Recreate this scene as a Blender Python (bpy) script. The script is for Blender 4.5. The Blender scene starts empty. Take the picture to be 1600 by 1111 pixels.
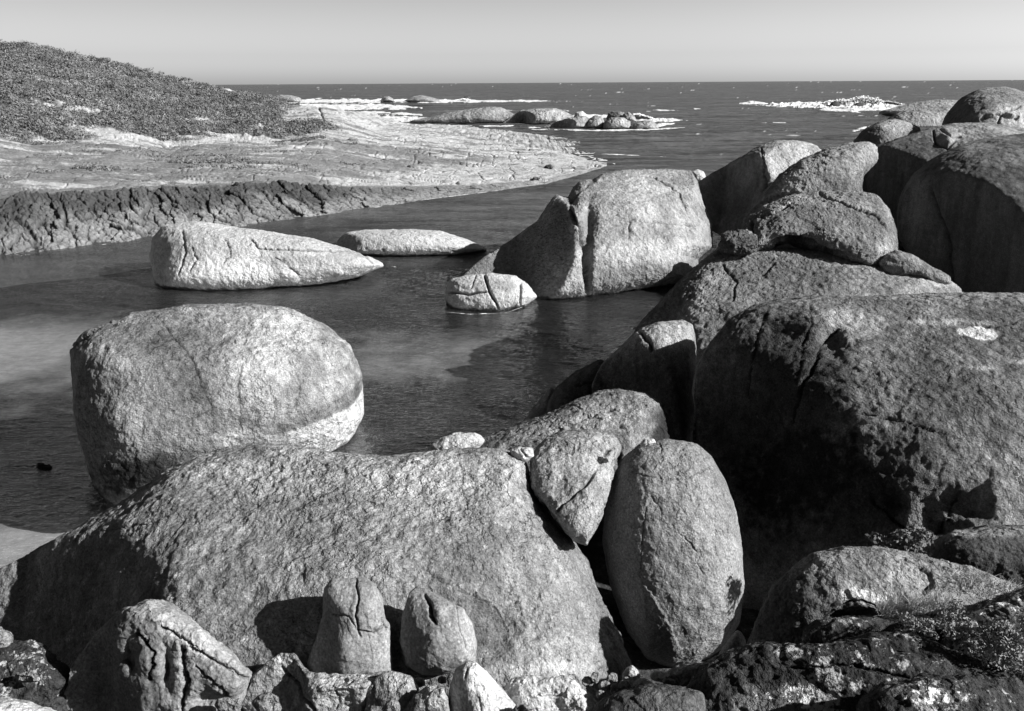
import bpy, math, random
import numpy as np

# ------------------------------------------------------------------ camera, world, sun, exposure
sc = bpy.context.scene
W0, H0, F = 1600.0, 1111.0, 1256.0
CX, CY = W0/2, H0/2
CAMH = 10.0
PITCH = math.radians(18.75)
ROLL = -0.0060
cp_, sp_ = math.cos(PITCH), math.sin(PITCH)
FWD = np.array([0, cp_, -sp_]); UP0 = np.array([0, sp_, cp_]); RT0 = np.array([1.0, 0, 0])
RT = RT0*math.cos(ROLL) + UP0*math.sin(ROLL); UP = UP0*math.cos(ROLL) - RT0*math.sin(ROLL)
CAM = np.array([0, 0, CAMH])

cd = bpy.data.cameras.new("camera"); cam = bpy.data.objects.new("camera", cd)
sc.collection.objects.link(cam)
cd.sensor_fit = 'HORIZONTAL'; cd.sensor_width = 36.0; cd.lens = 36.0*F/W0
cd.clip_start = 0.1; cd.clip_end = 60000
from mathutils import Matrix, Vector
M = Matrix(((RT[0], UP[0], -FWD[0], CAM[0]), (RT[1], UP[1], -FWD[1], CAM[1]), (RT[2], UP[2], -FWD[2], CAM[2]), (0, 0, 0, 1)))
cam.matrix_world = M
sc.camera = cam

SUN_AZ = math.radians(73)     # to the right of straight behind the camera
SUN_EL = math.radians(30)
sdir = Vector((math.sin(SUN_AZ)*math.cos(SUN_EL), -math.cos(SUN_AZ)*math.cos(SUN_EL), math.sin(SUN_EL)))

world = bpy.data.worlds.new("World"); sc.world = world; world.use_nodes = True
wt = world.node_tree; wt.nodes.clear()
wo = wt.nodes.new('ShaderNodeOutputWorld'); bg = wt.nodes.new('ShaderNodeBackground')
sky = wt.nodes.new('ShaderNodeTexSky'); sky.sky_type = 'NISHITA'; sky.sun_disc = False
sky.sun_elevation = SUN_EL; sky.sun_rotation = math.atan2(sdir.x, sdir.y)
sky.air_density = 1.0; sky.dust_density = 1.6; sky.ozone_density = 1.0
sep = wt.nodes.new('ShaderNodeSeparateColor')       # black and white film behind a red filter
wt.links.new(sky.outputs[0], sep.inputs[0])
bg.inputs[1].default_value = 0.15
# through the red filter the clear sky is pale at the horizon and falls off to near black overhead
wtc = wt.nodes.new('ShaderNodeTexCoord'); wsx = wt.nodes.new('ShaderNodeSeparateXYZ'); wt.links.new(wtc.outputs['Generated'], wsx.inputs[0])
wcr = wt.nodes.new('ShaderNodeValToRGB'); wt.links.new(wsx.outputs['Z'], wcr.inputs[0])
for i_, (p_, c_) in enumerate(((0.0, 1.0), (0.03, 0.69), (0.10, 0.55), (0.25, 0.34), (0.5, 0.12), (1.0, 0.06))):
    e_ = wcr.color_ramp.elements[i_] if i_ < 2 else wcr.color_ramp.elements.new(p_)
    e_.position = p_; e_.color = (c_, c_, c_, 1)
wmu = wt.nodes.new('ShaderNodeMath'); wmu.operation = 'MULTIPLY'; wt.links.new(sep.outputs[0], wmu.inputs[0]); wt.links.new(wcr.outputs[0], wmu.inputs[1])
wm2 = wt.nodes.new('ShaderNodeMath'); wm2.operation = 'MULTIPLY'; wt.links.new(wmu.outputs[0], wm2.inputs[0]); wm2.inputs[1].default_value = 1.17
wmr = wt.nodes.new('ShaderNodeMapRange'); wt.links.new(wsx.outputs['X'], wmr.inputs[0])    # polarised side of the sky is darker
for i_, q_ in enumerate((-0.6, 0.3, 0.74, 1.0)): wmr.inputs[i_+1].default_value = q_
wm3 = wt.nodes.new('ShaderNodeMath'); wm3.operation = 'MULTIPLY'; wt.links.new(wm2.outputs[0], wm3.inputs[0]); wt.links.new(wmr.outputs[0], wm3.inputs[1])
wt.links.new(wm3.outputs[0], bg.inputs[0]); wt.links.new(bg.outputs[0], wo.inputs[0])

ld = bpy.data.lights.new("sun", 'SUN'); ld.energy = 5.0; ld.angle = math.radians(0.5); ld.color = (1, 1, 1)
sun = bpy.data.objects.new("sun", ld); sc.collection.objects.link(sun)
sun.rotation_euler = sdir.to_track_quat('Z', 'Y').to_euler()
sun.location = (30, -20, 40)

sc.view_settings.view_transform = 'Standard'; sc.view_settings.look = 'None'
sc.view_settings.exposure = 0.85; sc.view_settings.gamma = 1.0
sc.cycles.transparent_max_bounces = 12

RNG = np.random.default_rng(7); random.seed(7)

# ------------------------------------------------------------------ helpers
def at(u, v, d):
    """image pixel(s) of the 1600x1111 photograph at camera depth d -> world point(s)"""
    u = np.asarray(u, float); v = np.asarray(v, float); d = np.asarray(d, float)
    x = (u-CX)/F*d; y = -(v-CY)/F*d
    return CAM + x[..., None]*RT + y[..., None]*UP + d[..., None]*FWD

def dz(u, v, z=0.0):
    """camera depth at which the pixel's ray meets height z"""
    D = (u-CX)/F*RT[2] - (v-CY)/F*UP[2] + FWD[2]
    return (z-CAMH)/D

_pg = np.random.default_rng(3)
_grad = _pg.normal(size=(4096, 3)); _grad /= np.linalg.norm(_grad, axis=1)[:, None]
def _h(ix, iy, iz):
    return ((ix*73856093) ^ (iy*19349663) ^ (iz*83492791)) & 4095
def perlin(p):
    i = np.floor(p).astype(np.int64); f = p - i
    w = f*f*f*(f*(f*6-15)+10)
    out = 0
    for dx in (0, 1):
        wx = w[:, 0] if dx else 1-w[:, 0]
        for dy in (0, 1):
            wy = w[:, 1] if dy else 1-w[:, 1]
            for dzz in (0, 1):
                wz = w[:, 2] if dzz else 1-w[:, 2]
                g = _grad[_h(i[:, 0]+dx, i[:, 1]+dy, i[:, 2]+dzz)]
                out = out + wx*wy*wz*(g[:, 0]*(f[:, 0]-dx)+g[:, 1]*(f[:, 1]-dy)+g[:, 2]*(f[:, 2]-dzz))
    return out*1.6
def fbm(p, octv=4, gain=0.5, ridge=False):
    a, s, o = 1.0, 0, 0
    for k in range(octv):
        n = perlin(p*(2.03**k)+17.3*k)
        if ridge: n = 1-2*np.abs(n)
        s = s + a*n; o += a; a *= gain
    return s/o
def sstep(a, b, x):
    t = np.clip((x-a)/(b-a), 0, 1); return t*t*(3-2*t)
def smin(a, b, k):
    h = np.clip(0.5+0.5*(b-a)/k, 0, 1); return b*(1-h)+a*h - k*h*(1-h)

def mesh_np(name, V, Fa, attrs=None, smooth=True):
    me = bpy.data.meshes.new(name)
    V = np.asarray(V, np.float32); Fa = np.asarray(Fa, np.int32); k = Fa.shape[1]
    me.vertices.add(len(V)); me.vertices.foreach_set("co", V.ravel())
    me.loops.add(Fa.size); me.loops.foreach_set("vertex_index", Fa.ravel())
    me.polygons.add(len(Fa)); me.polygons.foreach_set("loop_start", np.arange(0, Fa.size, k, dtype=np.int32))
    me.polygons.foreach_set("loop_total", np.full(len(Fa), k, np.int32))
    me.update(calc_edges=True); me.validate()
    me.polygons.foreach_set("use_smooth", np.full(len(me.polygons), smooth))
    for n, a in (attrs or {}).items():
        at_ = me.attributes.new(n, 'FLOAT', 'POINT'); at_.data.foreach_set("value", np.asarray(a, np.float32))
    return me

def link(name, me, mat, label=None, cat=None, group=None, kind=None, parent=None, loc=None):
    o = bpy.data.objects.new(name, me); sc.collection.objects.link(o)
    if mat: me.materials.append(mat)
    if label: o['label'] = label
    if cat: o['category'] = cat
    if group: o['group'] = group
    if kind: o['kind'] = kind
    if parent: o.parent = parent
    if loc is not None: o.location = loc
    return o

_cs = {}
def cube_sphere(n):
    if n in _cs: return _cs[n]
    L = n
    r = np.arange(n+1)
    A, B = np.meshgrid(r, r, indexing='ij')
    pts, quads, off = [], [], 0
    for ax in range(3):
        for s in (0, 1):
            P = np.zeros((n+1, n+1, 3), int)
            P[..., ax] = s*n; P[..., (ax+1) % 3] = A; P[..., (ax+2) % 3] = B
            pts.append(P.reshape(-1, 3))
            idx = (np.arange((n+1)*(n+1)).reshape(n+1, n+1))+off
            q = np.stack([idx[:-1, :-1], idx[1:, :-1], idx[1:, 1:], idx[:-1, 1:]], -1).reshape(-1, 4)
            if s == 0: q = q[:, ::-1]
            quads.append(q); off += (n+1)*(n+1)
    P = np.concatenate(pts); Q = np.concatenate(quads)
    key = (P[:, 0]*(n+1)+P[:, 1])*(n+1)+P[:, 2]
    _, first, inv = np.unique(key, return_index=True, return_inverse=True)
    P = P[first]; Q = inv.reshape(-1)[Q]
    c = np.tan((P/n*2-1)*math.pi/4)
    c /= np.linalg.norm(c, axis=1)[:, None]
    _cs[n] = (c, Q); return _cs[n]

# ------------------------------------------------------------------ materials
def nt(name):
    m = bpy.data.materials.new(name); m.use_nodes = True
    t = m.node_tree; t.nodes.clear()
    out = t.nodes.new('ShaderNodeOutputMaterial')
    return m, t, out
class G:
    def __init__(s, t): s.t = t
    def n(s, ty, **k):
        x = s.t.nodes.new(ty)
        for a, b in k.items(): setattr(x, a, b)
        return x
    def l(s, a, b): s.t.links.new(a, b)
    def math(s, op, a, b=None, clamp=False):
        x = s.n('ShaderNodeMath', operation=op); x.use_clamp = clamp
        for i, q in enumerate((a, b)):
            if q is None: continue
            if isinstance(q, (int, float)): x.inputs[i].default_value = q
            else: s.l(q, x.inputs[i])
        return x.outputs[0]
    def noise(s, vec, scale, detail=4, rough=0.55, dist=0.0):
        x = s.n('ShaderNodeTexNoise'); s.l(vec, x.inputs['Vector'])
        x.inputs['Scale'].default_value = scale; x.inputs['Detail'].default_value = detail
        x.inputs['Roughness'].default_value = rough; x.inputs['Distortion'].default_value = dist
        return x.outputs['Fac']
    def vor(s, vec, scale, feature='F1', rand=1.0):
        x = s.n('ShaderNodeTexVoronoi', feature=feature); s.l(vec, x.inputs['Vector'])
        x.inputs['Scale'].default_value = scale; x.inputs['Randomness'].default_value = rand
        return x.outputs['Distance']
    def mr(s, v, a, b, c, d, smooth=False):
        x = s.n('ShaderNodeMapRange'); s.l(v, x.inputs[0])
        if smooth: x.interpolation_type = 'SMOOTHSTEP'
        for i, q in enumerate((a, b, c, d)): x.inputs[i+1].default_value = q
        return x.outputs[0]
    def mapping(s, vec, scale=(1, 1, 1), rot=(0, 0, 0)):
        x = s.n('ShaderNodeMapping'); s.l(vec, x.inputs[0]); x.inputs['Scale'].default_value = scale
        x.inputs['Rotation'].default_value = rot; return x.outputs[0]
    def attr(s, name):
        x = s.n('ShaderNodeAttribute'); x.attribute_name = name; return x.outputs['Fac']
    def mix(s, f, a, b):
        x = s.n('ShaderNodeMix', data_type='FLOAT')
        for i, q in ((0, f), (2, a), (3, b)):
            if isinstance(q, (int, float)): x.inputs[i].default_value = q
            else: s.l(q, x.inputs[i])
        return x.outputs[0]

def granite(name, base, stain=0.35, mottle=0.35, bump=1.0, pit=10.0, lichen=0.0, lichen_scale=2.5, streak=0.15, dark=0.0, bdist=0.05, flake=1.0):
    m, t, out = nt(name); g = G(t)
    tc = g.n('ShaderNodeTexCoord').outputs['Object']
    b = g.n('ShaderNodeBsdfPrincipled'); b.inputs['Roughness'].default_value = 0.92
    b.inputs['Specular IOR Level'].default_value = 0.15
    big = g.noise(tc, 0.45, 4, 0.6)
    c = g.mr(big, 0.32, 0.68, 1-stain, 1+stain)
    mot = g.noise(tc, 4.5, 7, 0.72)
    c = g.math('MULTIPLY', c, g.mr(mot, 0.3, 0.7, 1-mottle, 1+mottle))
    sp = g.noise(tc, 28, 4, 0.8)
    c = g.math('MULTIPLY', c, g.mr(sp, 0.38, 0.62, 0.62, 1.4))
    cr = g.vor(tc, 16, 'F1')
    c = g.math('MULTIPLY', c, g.mr(cr, 0.05, 0.35, 1.35, 0.95))
    st = g.noise(g.mapping(tc, (2.2, 2.2, 0.22)), 1.0, 4, 0.6)
    c = g.math('MULTIPLY', c, g.mr(st, 0.35, 0.65, 1-streak, 1+streak))
    if dark > 0:      # dark weathering patina in patches
        dn = g.noise(g.mapping(tc, (0.6, 0.6, 0.35)), 1.0, 6, 0.65)
        c = g.math('MULTIPLY', c, g.mr(dn, 0.42, 0.56, 1.0, 1-dark, True))
    if lichen > 0:    # pale crusts of lichen
        ln = g.noise(tc, lichen_scale, 6, 0.75)
        lm = g.mr(ln, 0.68-0.2*lichen, 0.72-0.2*lichen, 0, 1, True)
        ln2 = g.noise(tc, lichen_scale*7, 3, 0.7)
        lm = g.math('MULTIPLY', lm, g.mr(ln2, 0.46, 0.54, 0, 1))
        c = g.math('MULTIPLY', c, base)
        c = g.mix(g.math('MULTIPLY', lm, 0.85), c, 0.46)
    else:
        c = g.math('MULTIPLY', c, base)
    geo = g.n('ShaderNodeNewGeometry'); gz = g.n('ShaderNodeSeparateXYZ'); g.l(geo.outputs['Position'], gz.inputs[0])
    wz = g.math('ADD', gz.outputs['Z'], g.mr(g.noise(tc, 2.5, 4, 0.6), 0.3, 0.7, -0.12, 0.12))
    c = g.math('MULTIPLY', c, g.mr(wz, 0.10, 0.24, 0.28, 1.0, True))      # wet and algae-dark at the waterline
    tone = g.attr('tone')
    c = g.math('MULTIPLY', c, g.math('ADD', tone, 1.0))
    c = g.math('MINIMUM', g.math('MAXIMUM', c, 0.006), 0.8)
    co = g.n('ShaderNodeCombineColor')
    for i in range(3): g.l(c, co.inputs[i])
    g.l(co.outputs[0], b.inputs['Base Color'])
    bn = g.n('ShaderNodeBump'); bn.inputs['Strength'].default_value = min(1.0, bump); bn.inputs['Distance'].default_value = bdist
    n1 = g.noise(tc, pit*0.45, 7, 0.58)
    v1 = g.vor(g.mapping(tc, (1, 1, 1)), pit*1.1, 'SMOOTH_F1')
    v2 = g.noise(tc, pit*2.6, 4, 0.7)
    # flakes: plateaus with sharp broken rims, in patches; pits between them
    fl = g.mr(g.noise(tc, pit*0.32, 5, 0.62), 0.46, 0.53, 0, 1, True)
    fl2 = g.mr(g.noise(tc, pit*0.95, 3, 0.6), 0.44, 0.55, 0, 1, True)
    wh = g.mr(g.noise(tc, 0.55, 3, 0.6), 0.4, 0.6, 0.25, 1.0)
    h = g.math('ADD', g.math('MULTIPLY', n1, 2.0), g.math('ADD', g.math('MULTIPLY', v1, 0.55), g.math('MULTIPLY', v2, 0.55)))
    h = g.math('ADD', h, g.math('MULTIPLY', wh, g.math('ADD', g.math('MULTIPLY', fl, 0.30*flake), g.math('MULTIPLY', fl2, 0.22*flake))))
    g.l(h, bn.inputs['Height']); g.l(bn.outputs[0], b.inputs['Normal'])
    g.l(b.outputs[0], out.inputs[0])
    return m

MAT = {
 'pale':  granite('pale_granite', 0.42, 0.18, 0.22, 0.8, 7, streak=0.10, bdist=0.07),
 'mid':   granite('grey_granite', 0.26, 0.25, 0.35, 1.0, 7, streak=0.12, dark=0.25, bdist=0.09),
 'whale': granite('pitted_granite', 0.235, 0.22, 0.40, 1.0, 6.5, lichen=0.45, lichen_scale=4.5, streak=0.05, dark=0.3, bdist=0.10, flake=1.3),
 'egg':   granite('flaked_granite', 0.215, 0.2, 0.25, 1.0, 7, streak=0.08, dark=0.25, bdist=0.06, flake=1.0),
 'shade': granite('smooth_shaded_granite', 0.085, 0.25, 0.3, 0.8, 6, streak=0.25, bdist=0.05, flake=0.4),  # shade on the right-hand boulders built into this dark base colour
 'lump':  granite('speckled_granite', 0.25, 0.25, 0.45, 1.0, 6.5, lichen=0.25, lichen_scale=4, streak=0.1, dark=0.4, bdist=0.12),
 'smooth':granite('smooth_granite', 0.21, 0.18, 0.2, 0.7, 10, streak=0.12, bdist=0.03, flake=0.5),
 'white': granite('bleached_granite', 0.50, 0.15, 0.3, 1.0, 9, streak=0.05, bdist=0.05),
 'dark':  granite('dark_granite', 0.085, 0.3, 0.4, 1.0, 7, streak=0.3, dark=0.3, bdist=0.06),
 'crust': granite('shaded_lichen_granite', 0.055, 0.4, 0.5, 1.0, 9, lichen=0.75, lichen_scale=1.6, streak=0.1, dark=0.4, bdist=0.08),  # pale lichen is real; the near-black base holds painted-in shade
 'far':   granite('distant_granite', 0.26, 0.3, 0.4, 1.0, 1.5, streak=0.2, bdist=0.35),
}

# ------------------------------------------------------------------ boulders
def seg_dist(U, V, pts):
    """distance to a polyline, signed side and fraction along it"""
    best = np.full(U.shape, 1e9); side = np.zeros(U.shape); frac = np.zeros(U.shape); n = len(pts)-1
    for i in range(n):
        (x0, y0), (x1, y1) = pts[i], pts[i+1]
        dx, dy = x1-x0, y1-y0; L2 = dx*dx+dy*dy+1e-9
        t = np.clip(((U-x0)*dx+(V-y0)*dy)/L2, 0, 1)
        ex, ey = U-(x0+t*dx), V-(y0+t*dy)
        d = np.hypot(ex, ey); m = d < best
        best[m] = d[m]; side[m] = np.sign(dx*(V-y0)-dy*(U-x0))[m]; frac[m] = ((i+t)/n)[m]
    return best, side, frac

def outline_radius(pts, cu, cv, sharp=0):
    P = np.array(pts, float)
    # close, resample, smooth a little, then radius by angle (outline is star-shaped about the centre)
    Q = np.vstack([P, P[:1]])
    seg = np.hypot(*np.diff(Q, axis=0).T); s = np.concatenate([[0], np.cumsum(seg)])
    m = 1440; ss = np.linspace(0, s[-1], m, endpoint=False)
    X = np.interp(ss, s, Q[:, 0]); Y = np.interp(ss, s, Q[:, 1])
    w = max(1, int(sharp/ s[-1]*m)) if sharp else 1
    if w > 1:
        k = np.hanning(2*w+1); k /= k.sum()
        X = np.convolve(np.concatenate([X[-w:], X, X[:w]]), k, 'valid'); Y = np.convolve(np.concatenate([Y[-w:], Y, Y[:w]]), k, 'valid')
    a = np.arctan2(-(Y-cv), X-cu); r = np.hypot(X-cu, Y-cv)
    o = np.argsort(a); a = a[o]; r = r[o]
    A = np.concatenate([a-2*math.pi, a, a+2*math.pi]); R = np.concatenate([r, r, r])
    return A, R

def boulder(name, label, out, d, T, Tb=None, c=None, n=96, p=2.3, tilt=(0, 0), facets=(), bumps=(), cracks=(), steps=(),
            tones=(), amp=0.05, fine=0.012, mat='mid', cat='boulder', group=None, sharp=18, k=0.25, seed=None, ridge=0.0, fs=1.0, zband=None, cks=1.0, chisel=0, pits=1.0):
    """out: outline in photo pixels; d: camera depth of the silhouette ring at its centre; T/Tb: thickness in metres in front of / behind the ring
    tilt: metres of depth per pixel; facets: planes (u, v, h, slope_u, slope_v) that cut the front; bumps: (u, v, ru, rv, metres);
    cracks: (points, width px, depth m); steps: (points, height m, fade px); tones: (u, v, ru, rv, amount[, angle])"""
    P = np.array(out, float)
    if c is None: c = ((P[:, 0].min()+P[:, 0].max())/2, (P[:, 1].min()+P[:, 1].max())/2)
    cu, cv = c
    A, R = outline_radius(out, cu, cv, sharp)
    if Tb is None: Tb = T
    D, Q = cube_sphere(n)
    a, b, cc = D[:, 0], D[:, 1], D[:, 2]
    th = np.arctan2(b, a); s = np.hypot(a, b)
    nn = (s**p+np.abs(cc)**p)**(1/p); s2 = s/nn; c2 = np.abs(cc)/nn
    Rr = np.interp(th, A, R)
    U = cu+np.cos(th)*Rr*s2; Vv = cv-np.sin(th)*Rr*s2
    S = d/F
    front = cc >= 0
    h = c2*T
    if chisel:
        cg = np.random.default_rng(hash_s(label)); fac = np.full(len(D), 1.0)
        for _ in range(11):
            nv = cg.normal(size=3); nv[2] = abs(nv[2])*0.9+0.25; nv /= np.linalg.norm(nv)
            dd_ = D@nv; fac = smin(fac, cg.uniform(0.72, 0.92)/np.maximum(dd_, 0.15), 0.03)
        h = h*(1-chisel*(1-np.clip(fac, 0.3, 1))*2.2)
    for (fu, fv, fh, su, sv) in facets:
        pl = fh + S*(su*(U-fu)+sv*(Vv-fv))
        h = np.where(front, smin(h, pl, k), h)
    for (bu, bv, ru, rv, am) in bumps:
        h = h + np.where(front, am*np.exp(-((U-bu)/ru)**2-((Vv-bv)/rv)**2)*np.minimum(1, c2*2.5), 0)
    h = np.where(front, np.maximum(h, c2*T*0.04), c2*Tb)
    depth = d + tilt[0]*(U-cu)+tilt[1]*(Vv-cv) - np.where(front, h, -h)
    X = at(U, Vv, depth)
    # outward direction, from the mesh itself
    nrm = np.zeros_like(X)
    e1 = X[Q[:, 2]]-X[Q[:, 0]]; e2 = X[Q[:, 3]]-X[Q[:, 1]]
    fn = np.cross(e1, e2)
    for j in range(4): np.add.at(nrm, Q[:, j], fn)
    nrm /= np.linalg.norm(nrm, axis=1)[:, None]+1e-12
    cen = X.mean(0)
    if np.sum(nrm*(X-cen)) < 0: nrm = -nrm; Q = Q[:, ::-1]
    sd = (seed if seed is not None else (hash_s(label) % 97))*3.7
    size = max(np.ptp(X[:, 0]), np.ptp(X[:, 2]))
    q = X+sd
    fr_ = np.where(cc > -0.2)[0]
    def fo_(p, *a_, **k_):
        o_ = np.zeros(len(X)); o_[fr_] = fbm(p[fr_], *a_, **k_); return o_
    low = fbm(q*(1.6/size)*1.5, 3)*amp*size*0.55
    mid_ = fo_(q*0.9*fs+5, 4)*amp*1.3
    fin = fo_(q*4.0*fs+9, 4, 0.6)*fine*2.2
    if fine > 0:      # real relief: pitted crust in patches and low broken sheet edges
        pf = 6.5*(fs if fs < 1 else 1)**1.3
        tq = fo_(q*pf+4, 3, 0.6); pw = 0.15+0.95*sstep(-0.15, 0.2, fo_(q*0.5*fs+60, 3))
        fin = fin + pits*(fine*0.75)*pw*(sstep(-0.06, 0.10, tq)-0.5) + pits*fine*0.45*fo_(q*pf*2.3, 1)
        sh1 = fo_(q*np.array([0.9, 0.9, 0.6])*fs+90, 4, 0.6)
        fin = fin + pits*fine*0.9*sstep(0.10, 0.125, sh1) - pits*fine*0.9*sstep(-0.10, -0.125, sh1)
    rid = (fo_(q*1.3*fs+2, 4, 0.55, ridge=True))*ridge if ridge else 0
    disp = low*0.6*np.minimum(1, 0.35+c2) + mid_ + fin + rid
    tone = np.zeros(len(X))
    wu = fo_(np.stack([U/16, Vv/16, U*0+sd], 1), 4, 0.65); wv = fo_(np.stack([U/16, Vv/16, U*0+sd+40], 1), 4, 0.65)
    for cr in cracks:
        pts, w, dep = cr[:3]; jag = cr[3] if len(cr) > 3 else 6; w = w*0.72*cks; dep = dep*cks
        dd, _, fr = seg_dist(U+wu*jag, Vv+wv*jag, pts)
        g_ = np.exp(-(dd/w)**2)*np.clip(np.minimum(fr, 1-fr)*12+0.35, 0, 1)*(front | (c2 < 0.3))
        disp = disp - dep*g_; tone = np.minimum(tone, -0.55*g_*min(1, dep/0.05))
    for stp in steps:
        pts, hh, fade = stp[:3]
        dd, side, fr = seg_dist(U+wu*7, Vv+wv*7, pts)
        sh = sstep(-1.5, 1.5, dd*side)*np.exp(-(dd/fade)**2)*np.clip(np.minimum(fr, 1-fr)*8, 0, 1)*front
        disp = disp + hh*sh*np.where(side > 0, 1, 0)
    for tn in tones:  # stains, and also lit tops and shaded sides painted into the stone
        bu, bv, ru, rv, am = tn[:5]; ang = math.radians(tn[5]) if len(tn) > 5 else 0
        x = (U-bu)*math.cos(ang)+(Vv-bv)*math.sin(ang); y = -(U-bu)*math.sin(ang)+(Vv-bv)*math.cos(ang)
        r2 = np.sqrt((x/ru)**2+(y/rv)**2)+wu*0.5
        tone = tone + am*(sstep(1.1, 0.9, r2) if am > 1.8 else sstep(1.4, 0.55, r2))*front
    if zband:
        for (z0, z1, am, u0, u1) in zband:
            zz = X[:, 2]+wu*0.12
            tone = tone + am*sstep(z0-0.06, z0+0.06, zz)*sstep(z1+0.06, z1-0.06, zz)*sstep(u0-15, u0+15, U)*sstep(u1+15, u1-15, U)
    X = X + nrm*disp[:, None]
    org = np.array([cen[0], cen[1], X[:, 2].min()])
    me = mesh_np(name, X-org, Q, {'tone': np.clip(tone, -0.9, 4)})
    return link(name, me, MAT[mat], label, cat, group, loc=tuple(org))

def hash_s(s):
    h = 7
    for ch in s: h = (h*31+ord(ch)) % 100003
    return h

# ------------------------------------------------------------------ sea bed, water, ground
def wrap(name, mat, V, Fa, **k):
    return link(name, mesh_np(name, V, Fa, k.pop('attrs', None), k.pop('smooth', True)), mat, **k)

def grid_faces(nu, nv):
    i = np.arange(nu*nv).reshape(nu, nv)
    return np.stack([i[:-1, :-1], i[1:, :-1], i[1:, 1:], i[:-1, 1:]], -1).reshape(-1, 4)

def seabed_mat():
    m, t, out = nt('sandy_seabed'); g = G(t)
    tc = g.n('ShaderNodeTexCoord').outputs['Object']
    b = g.n('ShaderNodeBsdfPrincipled'); b.inputs['Roughness'].default_value = 1; b.inputs['Specular IOR Level'].default_value = 0
    w = g.attr('sand_shade')
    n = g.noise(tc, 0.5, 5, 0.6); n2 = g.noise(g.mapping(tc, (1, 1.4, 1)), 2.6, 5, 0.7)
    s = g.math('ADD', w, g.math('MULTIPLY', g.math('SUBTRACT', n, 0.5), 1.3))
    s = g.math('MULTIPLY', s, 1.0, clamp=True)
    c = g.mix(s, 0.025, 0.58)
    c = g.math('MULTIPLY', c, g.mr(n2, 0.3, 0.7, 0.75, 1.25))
    co = g.n('ShaderNodeCombineColor')
    for i in range(3): g.l(c, co.inputs[i])
    g.l(co.outputs[0], b.inputs['Base Color']); g.l(b.outputs[0], out.inputs[0])
    return m

def water_mat():
    m, t, out = nt('sea_water'); g = G(t)
    tc = g.n('ShaderNodeTexCoord').outputs['Object']
    sx = g.n('ShaderNodeSeparateXYZ'); g.l(tc, sx.inputs[0])
    Y = sx.outputs['Y']
    # ripples: small wind waves in the gorge, longer swell outside
    r1 = g.noise(g.mapping(tc, (0.75, 1.7, 1), (0, 0, 0.45)), 2.2, 5, 0.62, 0.5)
    r2 = g.noise(g.mapping(tc, (0.6, 1.6, 1), (0, 0, -0.15)), 0.75, 5, 0.6, 0.3)
    r3 = g.noise(g.mapping(tc, (0.05, 0.16, 1), (0, 0, 0.1)), 1.0, 9, 0.68, 0.2)
    far = g.mr(Y, 45, 120, 0, 1)
    gust = g.mr(g.noise(tc, 0.16, 3, 0.5), 0.4, 0.62, 0.45, 1.0)
    r0 = g.noise(g.mapping(tc, (0.7, 1.9, 1), (0, 0, 0.3)), 5.5, 3, 0.6, 0.4)
    hn = g.math('MULTIPLY', g.math('ADD', g.math('MULTIPLY', r0, 0.06), g.math('MULTIPLY', r1, 0.10)), gust)
    hf = g.math('MULTIPLY', g.math('MULTIPLY', r3, 2.0), far)
    bn = g.n('ShaderNodeBump'); bn.inputs['Strength'].default_value = 1; bn.inputs['Distance'].default_value = 1.0
    g.l(g.math('ADD', hn, hf), bn.inputs['Height'])
    tr = g.n('ShaderNodeBsdfTransparent'); tr.inputs[0].default_value = (0.96, 0.96, 0.96, 1)
    df = g.n('ShaderNodeBsdfDiffuse'); 
    deep = g.noise(g.mapping(tc, (0.012, 0.05, 1)), 1.0, 6, 0.6)
    deep2 = g.noise(g.mapping(tc, (0.06, 0.30, 1), (0, 0, 0.15)), 1.0, 7, 0.7)
    dc = g.math('MULTIPLY', g.mr(deep, 0.3, 0.7, 0.045, 0.10), g.mr(deep2, 0.35, 0.65, 0.4, 1.7))
    dc = g.mix(g.mr(Y, 25, 60, 0, 1), 0.04, dc)
    co = g.n('ShaderNodeCombineColor')
    for i in range(3): g.l(dc, co.inputs[i])
    g.l(co.outputs[0], df.inputs[0]); g.l(bn.outputs[0], df.inputs['Normal'])
    body = g.n('ShaderNodeMixShader')
    g.l(g.mr(Y, 30, 62, 0.12, 1.0), body.inputs[0]); g.l(tr.outputs[0], body.inputs[1]); g.l(df.outputs[0], body.inputs[2])
    gl = g.n('ShaderNodeBsdfGlossy'); gl.inputs['Roughness'].default_value = 0.07; g.l(bn.outputs[0], gl.inputs['Normal'])
    gl.inputs[0].default_value = (0.8, 0.8, 0.8, 1)
    fr = g.n('ShaderNodeFresnel'); fr.inputs[0].default_value = 1.33; g.l(bn.outputs[0], fr.inputs['Normal'])
    ff = g.math('MINIMUM', fr.outputs[0], g.mr(Y, 30, 100, 0.5, 0.24))
    mx = g.n('ShaderNodeMixShader'); g.l(ff, mx.inputs[0]); g.l(body.outputs[0], mx.inputs[1]); g.l(gl.outputs[0], mx.inputs[2])
    # whitecaps out at sea
    wn = g.noise(g.mapping(tc, (0.06, 0.20, 1), (0, 0, 0.2)), 1.0, 9, 0.74)
    wn2 = g.noise(g.mapping(tc, (0.011, 0.02, 1)), 1.0, 3, 0.6)
    wm = g.mr(g.math('ADD', wn, g.math('MULTIPLY', wn2, 0.25)), 0.80, 0.815, 0, 1)
    wm = g.math('MULTIPLY', g.attr('cap'), 0.65)
    fd = g.n('ShaderNodeBsdfDiffuse'); fd.inputs[0].default_value = (0.75, 0.75, 0.75, 1)
    mx2 = g.n('ShaderNodeMixShader'); g.l(wm, mx2.inputs[0]); g.l(mx.outputs[0], mx2.inputs[1]); g.l(fd.outputs[0], mx2.inputs[2])
    g.l(mx2.outputs[0], out.inputs[0])
    return m

R_ = 30000.0
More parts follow.
